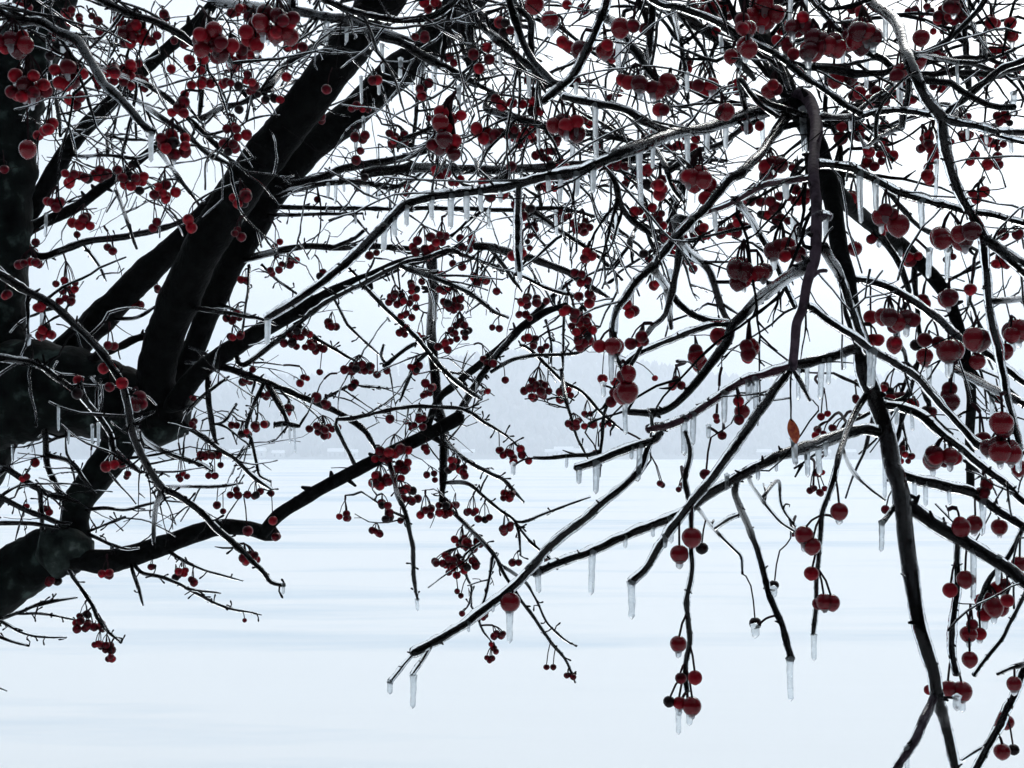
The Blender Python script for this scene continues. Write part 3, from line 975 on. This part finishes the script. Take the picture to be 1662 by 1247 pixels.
# ------------------------------------------------------------------ fruit
# x, y, spread x, spread y, count, fruit size (pixels of the photograph); a minus size is a withered dark fruit
CL = """20 70 25 18 6 24;45 145 35 25 9 25;108 122 28 16 7 24;122 165 14 12 3 18;45 242 0 0 1 27;62 220 0 0 1 18;83 207 12 14 3 20;7 275 0 0 1 16
108 20 10 8 3 16;118 32 18 10 6 14;155 40 14 14 3 15;195 35 22 8 5 14;222 55 20 20 6 22;248 60 10 8 2 16;200 110 16 8 4 18;225 103 0 0 1 15
205 130 20 10 5 17;278 112 0 0 1 16;262 28 14 6 3 16;345 70 32 24 10 26;385 20 14 10 2 16;318 105 14 14 4 18;335 135 12 8 3 16;372 90 30 14 7 22
360 132 18 6 3 15;410 60 14 24 5 24;410 150 10 8 3 14;300 153 0 0 1 15;290 178 14 14 5 20;388 178 0 0 1 16;285 235 26 18 9 20;383 215 20 10 5 18
370 235 18 14 5 18;120 290 24 10 7 18;160 283 14 12 4 18;185 278 14 6 3 15;215 295 24 14 9 17;90 330 14 12 4 18;265 312 20 16 8 17;135 360 18 10 6 18
125 381 0 0 1 12;250 365 8 8 2 14;55 400 12 10 3 14;178 405 10 8 2 14;390 322 18 12 5 20;310 365 10 12 3 18;385 380 10 10 3 16
450 38 36 24 12 26;480 75 14 8 4 18;465 125 0 0 1 18;410 90 14 10 3 16;440 160 16 8 4 16;530 145 0 0 1 18;615 130 12 5 2 18;585 175 16 8 4 14
520 190 10 6 3 14;680 60 12 8 3 18;700 10 14 8 4 18;690 145 20 12 4 16;700 195 10 5 2 12;590 220 18 6 3 16;645 225 20 10 7 15;585 245 0 0 1 14
578 260 0 0 1 17;592 288 0 0 1 14;735 195 26 18 5 24;722 235 24 18 6 26;790 215 22 12 6 22;710 280 18 10 4 18;740 295 12 6 3 14;785 290 10 6 2 16
660 308 8 6 2 14;515 324 0 0 1 12;580 306 0 0 1 12;690 400 20 16 8 17;715 390 14 10 4 15;760 395 18 12 7 15;605 415 10 8 3 14;785 95 18 18 4 18
815 40 10 10 2 20;730 95 10 10 3 16;450 395 10 6 2 12;868 5 18 6 2 26;893 32 0 0 1 28;820 45 12 12 3 18;935 10 16 10 2 20;917 72 14 5 2 24
943 76 12 8 2 28;982 75 12 8 2 26;1007 45 0 0 1 31;1028 40 12 10 2 26;1042 50 12 6 2 20;935 131 0 0 1 18;955 135 0 0 1 14;1025 135 22 12 5 26
1060 140 14 10 3 26;1090 138 12 6 2 26;1000 155 14 6 3 16;1075 180 10 8 2 24;1140 138 18 14 4 22;1170 185 18 8 3 24;908 195 16 12 3 28;930 208 18 12 4 26
820 165 16 10 4 18;865 170 18 14 6 17;850 228 20 8 6 16;900 228 12 8 3 14;885 252 18 10 6 15;830 270 0 0 1 18;1085 235 14 8 3 16;1145 12 26 8 5 20
1165 20 16 14 5 22;1200 85 16 10 3 24;1135 285 22 16 6 26;1145 310 14 12 3 24;1052 290 10 16 3 22;1070 300 14 16 4 22;885 300 22 12 7 16;807 318 14 8 3 18
1040 345 24 10 5 17;945 370 20 14 8 15;915 350 16 10 5 13;865 375 12 14 5 12;855 400 10 10 3 12;995 385 0 0 1 11;1070 355 12 16 4 16;1200 360 12 20 4 18
1180 375 14 10 4 18;1105 400 16 10 4 14;1235 20 26 20 8 28;1265 15 12 14 3 22;1210 55 16 30 5 26;1268 72 14 10 3 22;1288 88 0 0 1 22;1300 40 20 14 5 26
1318 75 18 16 6 26;1345 75 20 14 5 28;1372 70 14 12 3 24;1398 60 24 20 6 32;1350 110 10 8 2 20;1370 130 16 10 3 24;1410 160 26 12 7 22;1445 148 10 6 2 20
1480 165 14 8 2 18;1495 61 0 0 1 26;1488 97 0 0 1 31;1460 112 8 12 2 26;1385 25 20 14 5 22;1540 5 16 8 3 22;1523 50 14 6 2 14;1608 33 16 8 3 20
1620 88 18 10 3 20;1525 142 12 12 3 16;1640 50 10 14 3 20;1258 143 18 8 3 24;1220 208 14 6 3 20;1250 275 18 14 4 24;1290 280 10 8 2 16;1380 215 20 12 5 22
1425 205 10 8 2 20;1415 243 10 8 2 20;1445 248 10 6 2 22;1405 268 16 12 4 18;1510 220 8 8 2 18;1510 265 10 14 3 18;1505 295 10 10 2 20;1570 225 8 5 2 20
1595 228 10 6 2 22;1615 262 16 8 3 20;1590 318 12 8 3 18;1385 325 14 10 3 24;1438 345 14 12 3 26;1458 365 0 0 1 36;1420 385 10 10 2 22;1375 400 14 8 2 22
1540 390 24 14 5 30;1570 378 14 14 3 28;1255 325 12 12 3 20;1270 402 16 10 4 28;1245 345 12 8 3 18;1640 380 14 8 2 22;1205 438 20 22 7 28;1236 440 12 10 3 26
1285 415 16 12 3 26;1413 515 0 0 1 25;1445 520 22 12 4 26;1467 515 16 12 3 30;1425 550 10 6 2 24;1455 562 12 8 2 25;1486 560 0 0 1 19;1500 490 10 6 2 24
1540 490 14 10 3 30;1575 470 0 0 1 22;1586 555 14 10 2 34;1512 555 14 10 2 26;1505 583 8 10 2 24;1538 575 16 12 3 36;1590 580 14 12 3 24;1642 545 16 10 3 32
1632 570 0 0 1 24;1545 640 10 16 3 26;1452 650 16 6 3 22;1485 662 12 6 2 20;1512 672 10 6 2 22;1615 645 8 8 2 22;1620 688 14 14 3 32;1597 715 14 8 2 28
1625 730 22 12 4 32;1655 762 8 8 2 24;1535 745 24 14 6 29;1390 650 8 6 2 12;1440 630 14 6 3 16;1340 675 10 6 2 13;1330 700 12 8 4 13;1356 696 8 8 2 14
1466 738 18 14 9 12;1325 795 18 8 6 12;1332 770 12 4 3 11;1215 560 12 20 4 24;1595 795 12 10 3 22;861 488 26 10 9 15;850 515 12 8 4 13;860 553 14 8 4 15
876 562 12 6 3 13;872 635 22 18 14 15;914 642 14 10 6 14;935 690 14 10 6 13;952 670 10 6 3 12;960 690 8 6 2 13;985 687 10 6 3 12;967 736 0 0 1 14
942 450 14 14 4 16;950 485 16 10 4 18;925 510 12 8 4 18;945 530 20 20 10 16;955 555 18 12 7 16;1025 500 12 10 3 20;1035 552 16 12 4 20;990 562 20 5 3 27
1013 640 6 10 2 35;1017 612 8 6 2 26;978 615 0 0 1 18;998 620 0 0 1 16;995 645 10 10 2 18;1063 614 0 0 1 11;1097 622 14 8 4 15;1060 465 10 8 2 16
1165 545 8 6 2 24;1130 582 10 12 3 26;1172 707 0 0 1 16;1195 665 14 20 3 22;1165 677 8 8 2 14;1077 786 7 5 2 12;1105 790 10 6 3 12;1145 770 0 0 1 20
811 731 0 0 1 15;832 742 16 10 6 15;858 748 0 0 1 13;845 729 0 0 1 15;826 804 12 8 5 14;806 473 0 0 1 14;807 533 8 4 2 12;820 617 0 0 1 13
800 590 0 0 1 16;1060 415 20 12 5 15;445 440 14 6 3 14;465 425 20 8 5 14;520 445 10 6 2 13;541 527 10 7 4 14;470 555 14 12 7 14;490 545 16 8 5 14
510 562 16 10 7 14;580 597 26 9 13 15;612 608 0 0 1 14;628 602 0 0 1 13;572 628 6 8 3 13;519 604 0 0 1 12;487 622 0 0 1 14;500 612 8 5 2 12
515 646 8 6 2 17;525 660 8 6 2 17;430 640 10 10 4 14;468 668 6 10 3 16;525 698 26 10 11 15;420 690 14 8 6 15;640 485 18 10 8 14;655 490 14 8 5 14
668 465 10 10 4 13;672 490 10 10 4 13;660 513 10 6 4 13;655 537 8 8 4 14;717 447 0 0 1 16;685 457 0 0 1 13;735 428 0 0 1 13;750 433 0 0 1 15
778 455 12 8 4 16;720 470 14 6 4 14;735 493 16 14 10 14;745 535 18 16 12 13;720 560 14 10 5 14;682 545 8 6 2 12;675 600 12 8 5 14;700 625 10 8 3 14
690 640 8 6 3 12;633 680 0 0 1 16;680 685 12 10 6 14;665 690 8 8 3 12;790 583 12 10 3 15;785 637 10 4 3 12;640 730 24 10 7 17;620 745 14 8 4 16
617 780 20 12 9 16;645 770 10 10 3 14;658 757 10 8 4 16;690 730 10 6 2 14;700 775 12 8 3 12;740 755 16 14 8 14;755 770 10 8 3 14;415 800 14 6 4 14
440 801 0 0 1 12;655 800 16 8 5 14;665 810 14 8 4 14;625 820 10 8 3 15;630 840 10 8 4 15;650 845 0 0 1 12;610 865 9 6 4 13;560 838 12 6 4 13
690 830 14 10 6 13;722 828 14 10 8 14;740 820 6 5 2 14;765 830 10 6 4 13;785 840 10 6 3 13;820 857 12 8 6 14;748 880 12 8 5 14;770 885 14 8 5 16
728 912 24 12 14 14;745 925 20 10 8 14;765 915 10 10 4 14;742 960 0 0 1 10;748 967 0 0 1 10;750 996 0 0 1 11;785 998 12 6 5 12;810 1032 10 6 4 13
797 1046 0 0 1 9;803 1056 6 4 3 11;797 1069 8 3 3 10;405 905 14 10 7 16;402 862 0 0 1 18;443 845 0 0 1 16;447 872 4 4 2 15;828 977 0 0 1 31
887 1083 0 0 1 11;898 1083 0 0 1 11;923 1098 8 4 3 11;837 915 8 5 3 14;890 910 6 4 3 8;1123 872 0 0 1 30;1103 899 0 0 1 29;1139 890 0 0 1 -22
1101 1045 0 0 1 26;1105 1101 0 0 1 20;1128 1100 0 0 1 25;1086 1139 0 0 1 -20;1103 1141 0 0 1 23;1123 1146 0 0 1 29;1305 868 0 0 1 28;1318 886 0 0 1 28
1288 865 4 4 2 12;1362 830 0 0 1 27;1317 931 0 0 1 25;1328 980 0 0 1 21;1338 977 0 0 1 26;1350 978 0 0 1 26;1226 1012 0 0 1 -21;1256 950 0 0 1 -18
1437 827 0 0 1 15;1542 958 0 0 1 25;1567 940 0 0 1 27;1572 1029 0 0 1 26;1590 1029 0 0 1 23;1578 1014 0 0 1 20;1574 1070 0 0 1 25;1508 1120 0 0 1 18
1540 1118 0 0 1 28;1561 1122 0 0 1 33;1605 985 20 14 6 27;1625 955 10 6 2 24;1635 975 0 0 1 24;1560 853 10 6 2 26;1581 850 0 0 1 27;1622 855 0 0 1 26
1655 915 0 0 1 25;1646 1110 0 0 1 23;1634 1172 0 0 1 24;1622 1218 6 2 2 26;1645 1217 0 0 1 -20;43 822 0 0 1 11;75 830 12 6 4 12;85 945 10 5 3 15
174 933 9 6 4 14;208 770 10 5 2 12;249 922 7 4 2 12;285 935 7 4 2 13;298 928 10 6 4 13;312 944 6 4 3 13;352 820 0 0 1 14;362 830 0 0 1 11
135 998 8 4 3 13;140 1015 20 8 10 14;163 1015 10 6 4 15;160 1045 8 4 3 13;172 1052 10 7 5 14;178 1067 9 4 4 13;397 1007 0 0 1 8;10 478 4 4 2 16
45 428 18 8 6 15;110 465 18 14 8 14;108 485 14 8 5 14;65 500 14 5 3 18;75 538 14 8 5 18;178 558 12 5 2 16;168 598 0 0 1 19;127 617 0 0 1 18
126 637 8 3 2 20;198 622 0 0 1 21;178 628 0 0 1 18;225 650 10 6 3 22;222 495 8 4 3 15;258 470 6 3 2 13;380 515 12 10 6 14;380 545 14 5 4 13
395 455 6 4 2 16;395 620 12 6 3 15;410 600 0 0 1 12;310 645 6 4 2 12;318 687 10 7 3 13;335 740 18 10 7 14;380 690 6 5 2 13;395 703 12 5 4 13
358 755 0 0 1 11;185 754 14 5 3 18;57 751 0 0 1 16;38 776 6 4 2 14;145 760 5 4 2 12;382 800 10 8 3 13;295 775 14 7 4 12;345 772 10 6 3 13"""


rx = random.Random(77)
for k in range(75):
    if k < 58:
        x_, y_ = rx.uniform(820, 1662), rx.uniform(10, 430)
    else:
        x_, y_ = rx.uniform(20, 420), rx.uniform(5, 160)
    CL += ';%d %d %d %d %d %d' % (x_, y_, rx.uniform(10, 22), rx.uniform(8, 14), rx.randint(2, 7), rx.uniform(13, 19))


def fruit_mesh(name, material, seg, rings):
    V, F = [], []
    prof = []
    for j in range(rings + 1):
        a_ = math.pi * j / rings
        r = math.sin(a_) * 0.5
        z = math.cos(a_) * 0.5 * 0.96
        if j == 0:
            z -= 0.05
        if j == rings:
            z += 0.04
        prof.append((r, z))
    prof.insert(rings, (0.055, -0.50))
    prof[-1] = (0.0, -0.455)
    for r, z in prof[1:-1]:
        for k in range(seg):
            an = 2 * math.pi * k / seg
            V.append((r * math.cos(an), r * math.sin(an), z))
    t_, b_ = len(V), len(V) + 1
    V += [(0, 0, prof[0][1]), (0, 0, prof[-1][1])]
    nr = len(prof) - 2
    for k in range(seg):
        k2 = (k + 1) % seg
        F.append((t_, k, k2))
        F.append(((nr - 1) * seg + k2, (nr - 1) * seg + k, b_))
        for j in range(nr - 1):
            F.append((j * seg + k, (j + 1) * seg + k, (j + 1) * seg + k2, j * seg + k2))
    me = bpy.data.meshes.new(name)
    me.from_pydata(V, [], F)
    me.materials.append(material)
    me.polygons.foreach_set('use_smooth', [True] * len(me.polygons))
    me.update()
    return me, V, F


KIND = ['berry_red', 'berry_wine', 'berry_dark']
ME = [fruit_mesh('berry', M[k], 16, 10)[0] for k in KIND]
_, LV, LF = fruit_mesh('tmp', M['berry_red'], 9, 6)
LVv = [Vector(v) for v in LV]

def coat_mesh():
    me, V, F = fruit_mesh('ice_coat', M['coat'], 16, 10)
    for v in me.vertices:
        c = v.co
        k_ = 1.14
        if c.z < -0.1:
            k_ *= 1 + 0.4 * max(0.0, -c.z - 0.15)
        v.co = (c.x * 1.14, c.y * 1.14, c.z * k_)
    return me


COAT = coat_mesh()
rb = random.Random(5)
BER = []      # pos, diameter, kind, anchor, px size
for rec in CL.replace('\n', ';').split(';'):
    x, y, sx, sy, n, d = [float(v) for v in rec.split()]
    n = int(n)
    if n > 2 and abs(d) >= 20:
        n = int(n * 1.3)
    dark = d < 0
    d = abs(d)
    D0 = max(0.9, min(2.5, FPX * 0.0128 / d))
    # the branch it hangs from
    best, bc = None, 1e9
    ty = y - sy - (0.9 if n > 1 else 2.0) * d
    for s in SAMP:
        dx, dy = s[0] - x, s[1] - ty
        if abs(dx) > 130 or abs(dy) > 130 or s[3] > 30:
            continue
        c = math.hypot(dx * (1.3 if n > 1 else 2.0), dy) + (40 if s[1] > y - sy - 0.45 * d else 0) + 150 * abs(math.log(s[2] / D0))
        if c < bc:
            bc, best = c, s
    if best:
        D = max(D0 * 0.72, min(D0 * 1.4, best[2]))
    else:
        D = D0
    k = D / FPX
    if best:
        root = P(best[0], best[1], best[2])
        ax_, ay_ = x + (best[0] - x) * 0.35, min(y - sy - 0.7 * d, ty + (best[1] - ty) * 0.5 + 0.0)
        anc = P(ax_, ay_, D)
        far = (anc - root).length
        if far > 0.004:
            mid = (root + anc) / 2 + Vector((rb.gauss(0, .1), rb.gauss(0, .1), abs(rb.gauss(0.08, .08)))) * min(far, 0.05)
            q = [Vector(v) for v in spline([tuple(root), tuple(mid), tuple(anc)], max(0.004, far / 6))]
            if n > 1:
                TW2 = (q, [0.0014 + 0.0005 * rb.random()] * len(q))
            else:
                TW2 = (q, [0.0008] * len(q))
        else:
            TW2 = None
    else:
        anc, TW2 = P(x, ty, D), None
    if n == 1 and best and math.hypot(best[0] - x, best[1] - y) < 75 and best[1] < y - d * 0.4:
        anc, TW2 = P(best[0], best[1], best[2]), None
    placed = []
    for i in range(n):
        for tr in range(25):
            if n == 1:
                ox = oy = oz = 0.0
            else:
                ox, oy, oz = rb.uniform(-1, 1), rb.uniform(-1, 1), rb.uniform(-1, 1)
                if ox * ox + oy * oy + oz * oz > 1.15:
                    continue
            dd = d * rb.uniform(0.82, 1.12) if n > 1 else d
            p = P(x + ox * sx, y + oy * sy, D)
            p.y += oz * max(sx, sy) * k * 0.9
            if all((p - q_[0]).length > 0.43 * (dd * k + q_[1]) for q_ in placed):
                break
        placed.append((p, dd * k))
        u = rb.random()
        kd = 2 if dark else (0 if u < 0.48 else 1 if u < 0.93 else 2)
        if not dark and (n == 1 and d >= 22 or kd == 2 and d >= 24):
            kd = 0
        if d < 16 and kd == 0 and rb.random() < 0.6:
            kd = 1
        BER.append([p, dd * k, kd, anc, dd, TW2 if i == 0 else None])

BER.sort(key=lambda b: -b[4])
SV, SF = [], []
BV, BF, BM = [], [], []
rq = random.Random(8)
ICI = []
for i, (p, dm, kd, anc, dpx, tw) in enumerate(BER):
    # stalk leans from its anchor into the top of the fruit
    out = (p - anc)
    axis = (Vector((0, 0, -1)) * 1.6 + out.normalized() * 0.8 + Vector((rq.gauss(0, .2), rq.gauss(0, .2), 0))).normalized()
    rot = (-axis).to_track_quat('Z', 'Y')
    top = p - axis * dm * 0.44
    midp = (anc + top) / 2 + Vector((out.x * 0.12, out.y * 0.12, 0.03 * out.length))
    sp = [Vector(v) for v in spline([tuple(anc), tuple(midp), tuple(top)], max(0.003, out.length / 6))]
    if i < 300:
        o = bpy.data.objects.new('berry', ME[kd])
        col.objects.link(o)
        o.parent = tree
        o.location = p
        o.rotation_mode = 'QUATERNION'
        o.rotation_quaternion = rot
        s_ = dm
        o.scale = (s_ * rq.uniform(.95, 1.05), s_ * rq.uniform(.95, 1.05), s_ * rq.uniform(.92, 1.06))
        if i < 150 and kd < 2 or i < 300 and rq.random() < 0.35:
            o.scale = o.scale * 0.95
            oc = bpy.data.objects.new('ice_coat', COAT)
            col.objects.link(oc)
            oc.parent = o
        V, F = [], []
        inv = (Matrix.LocRotScale(o.location, rot, o.scale)).inverted()
        tube(sp, [0.0009] * len(sp), 6, V, F)
        mesh_obj('stalk', [inv @ v for v in V], F, M['stalk'], o)
    else:
        b = len(BV)
        mtx = Matrix.LocRotScale(p, rot, Vector((dm, dm, dm * rq.uniform(.92, 1.06))))
        BV += [mtx @ v for v in LVv]
        BF += [tuple(b + q for q in f) for f in LF]
        BM += [kd] * len(LF)
        tube(sp, [0.0008] * len(sp), 4, SV, SF)
    if tw:
        tube(tw[0], tw[1], 5, SV, SF)
    if dpx > 17 and rq.random() < 0.30:
        ICI.append((p + Vector((0, 0, -dm * 0.40)), dm * rq.uniform(0.30, 0.75), dm * rq.uniform(0.16, 0.24)))
o = mesh_obj('small_berries', BV, BF, [M[k] for k in KIND], tree, mi=BM)
o['kind'] = 'stuff'

# ------------------------------------------------------------------ icicles
IC = """38 40 112 12;104 70 112 12;245 216 264 10;75 350 385 6;435 518 560 11;435 40 75 8;530 40 75 9;595 30 72 7;563 48 70 7;620 78 120 7;650 95 128 8
668 120 152 6;615 138 155 6;586 128 170 6;705 112 150 9;745 140 175 8;578 212 245 7;590 190 212 6;533 298 322 6;545 298 332 6;558 296 312 5
597 302 330 6;615 304 330 6;577 346 364 5;624 365 408 11;700 324 358 9;732 318 373 11;757 314 360 11;793 343 370 6;803 68 110 7;812 88 110 7
838 25 80 8;1004 58 115 11;1015 72 115 7;858 115 162 8;873 138 175 7;825 195 247 8;848 198 222 7;874 200 245 7;930 222 262 10;936 282 320 12
963 268 315 11;966 180 262 10;1037 240 338 11;1148 210 250 10;1115 216 268 10;1115 118 152 8;1178 198 245 9;1200 95 122 8;843 400 460 10;1160 342 378 9
1122 356 378 9;935 138 155 8;1145 152 175 7;1170 56 90 8;902 342 385 6;1000 350 390 7;1283 -5 43 8;1308 -5 40 8;1437 24 68 10;1406 80 148 9
1368 85 112 8;1460 125 190 11;1237 190 242 9;1303 175 250 12;1395 282 364 11;1421 294 343 11;1495 326 372 11;1340 365 388 9;1288 355 418 10
1275 298 325 12;1313 112 140 8;1520 260 330 7;1553 100 155 6;1645 150 190 10;1460 382 418 9;1289 712 756 12;1310 728 775 10;1328 722 772 11
1333 585 650 11;1310 590 640 8;1415 572 632 16;1440 720 742 8;1295 600 650 8;1508 404 453 11;1538 405 460 10;1455 530 555 11;1508 595 630 10
1573 482 500 9;1651 722 768 12;1502 782 822 9;1484 778 815 8;1436 745 810 8;1215 618 652 12;1226 612 668 11;1000 500 545 9;992 572 620 10;1014 655 706 9
979 622 645 10;1110 680 740 12;1125 672 724 11;1176 640 688 11;1038 722 782 10;1025 726 746 8;940 760 786 10;968 750 802 12;833 752 772 9;677 972 992 7
633 1106 1127 10;671 1096 1150 11;1025 944 1005 13;961 896 966 12;873 926 963 11;827 990 1044 12;1101 1150 1192 10;1119 1156 1178 12;1089 840 882 10
460 947 965 6;1282 1068 1138 12;1321 1030 1073 10;1431 846 896 10;1226 1016 1036 15;1362 840 852 14;1256 954 970 12;1472 1212 1260 9;1580 890 975 11
1595 810 870 11;1620 905 950 10;1553 1130 1154 14;28 680 720 6;95 660 700 5;150 690 722 6;160 690 726 6;68 500 555 7;122 850 882 10;47 545 562 8
52 690 735 5;20 700 750 5;112 700 722 4;470 690 720 4;478 690 735 4;458 690 712 4;525 700 718 4;1088 440 470 7;1150 690 712 8;1545 600 640 9;1610 640 680 9
985 240 290 8;1060 232 275 8;1085 222 250 7;1210 190 220 8;780 312 345 9;812 306 330 8;660 340 368 9;640 360 385 9;890 288 315 9;910 286 330 9;1345 590 625 9
1370 574 600 8;1540 792 820 8;1560 730 752 8;1480 670 700 8;1455 664 690 8;1180 770 795 8;1230 758 780 8;1340 720 742 8;1260 745 766 7;1015 872 890 8
1060 852 872 8;920 740 760 6;1080 868 890 8;760 1010 1026 7;800 980 994 7;1640 215 250 8;1600 208 235 8;1570 205 228 7;1350 190 220 7;1380 190 214 7"""


def icicle(p, ln, r, sway=0.0):
    V, F = [], []
    n = max(6, int(ln / 0.0025))
    n = max(12, min(n, 26))
    ph = rq.uniform(0, 50)
    pts, rad = [], []
    for i in range(n + 1):
        t = i / n
        pts.append(Vector((sway * t * t * ln + 0.12 * r * noise.noise(Vector((t * 4, ph, 0))), 0.1 * r * noise.noise(Vector((t * 4, ph, 7))), -t * ln)))
        taper = 1.0 - 0.22 * t
        if (1 - t) * ln < r:
            taper *= math.sqrt(max(0.02, 1 - (1 - (1 - t) * ln / r) ** 2))
        if t < 0.12:
            taper *= 1.25 - 2.0 * t
        rad.append(max(0.0003, r * taper * (1 + 0.16 * noise.noise(Vector((t * ln * 220, ph, 3))))))
    tube(pts, rad, 12, V, F)
    o = mesh_obj('icicle', V, F, M['ice'], tree)
    o.location = p
    return o


for rec in IC.replace('\n', ';').split(';'):
    x, y0, y1, w = [float(v) for v in rec.split()]
    Dp = 1.1 if w >= 8 else 1.9
    best, bc = None, 1e9
    for s in SAMP:
        dx, dy = s[0] - x, s[1] - y0
        if abs(dx) > 60 or abs(dy) > 60:
            continue
        c = math.hypot(dx, dy) + 22 * abs(math.log(s[2] / Dp))
        if c < bc:
            bc, best = c, s
    D = best[2] if best else Dp
    y0 = min(y0, (best[1] if best and abs(best[0] - x) < 8 and 0 < y0 - best[1] < 26 else y0))
    k = D / FPX
    if best and math.hypot(best[0] - x, best[1] - y0) > best[3] + 6:
        a_, b_ = P(best[0], best[1], D), P(x, y0 + 4, D)
        md = (a_ + b_) / 2 + Vector((0, 0.003, 0.1 * (a_ - b_).length))
        tube([Vector(v) for v in spline([tuple(a_), tuple(md), tuple(b_)], 0.003)], [0.0011] * len(spline([tuple(a_), tuple(md), tuple(b_)], 0.003)), 6, SV, SF)
    icicle(P(x, y0, D), (y1 - y0) * k, w / 2 * k, rq.uniform(-.05, .05))
for p, ln, r in ICI[:110]:
    o = icicle(p, ln, r)

o = mesh_obj('thin_stalks', SV, SF, M['stalk'], tree)
o['kind'] = 'stuff'

# the one leaf still hanging
c = P(1284, 680, 1.02)
k = 1.02 / FPX
V, F = [], []
n = 9
for i in range(n):
    t = i / (n - 1)
    w = 9.5 * k * math.sin(math.pi * min(1, t * 0.93 + 0.04)) ** 0.8
    for j in (-1, -0.5, 0, 0.5, 1):
        V.append((j * w + 8 * k * t, 3 * k * abs(j) - 2 * k, -t * 40 * k))
    for j in (-1, -0.5, 0, 0.5, 1):
        V.append((j * w + 8 * k * t, 3 * k * abs(j) - 2 * k + 0.0006, -t * 40 * k))
for i in range(n - 1):
    a_ = i * 10
    for j in range(4):
        F.append((a_ + j, a_ + j + 1, a_ + 10 + j + 1, a_ + 10 + j))
        F.append((a_ + 5 + j + 1, a_ + 5 + j, a_ + 15 + j, a_ + 15 + j + 1))
    F.append((a_ + 5, a_, a_ + 10, a_ + 15))
    F.append((a_ + 4, a_ + 9, a_ + 19, a_ + 14))
o = mesh_obj('leaf', V, F, M['leaf'], tree)
o.location = c
o['label'] = 'single orange-red withered leaf'
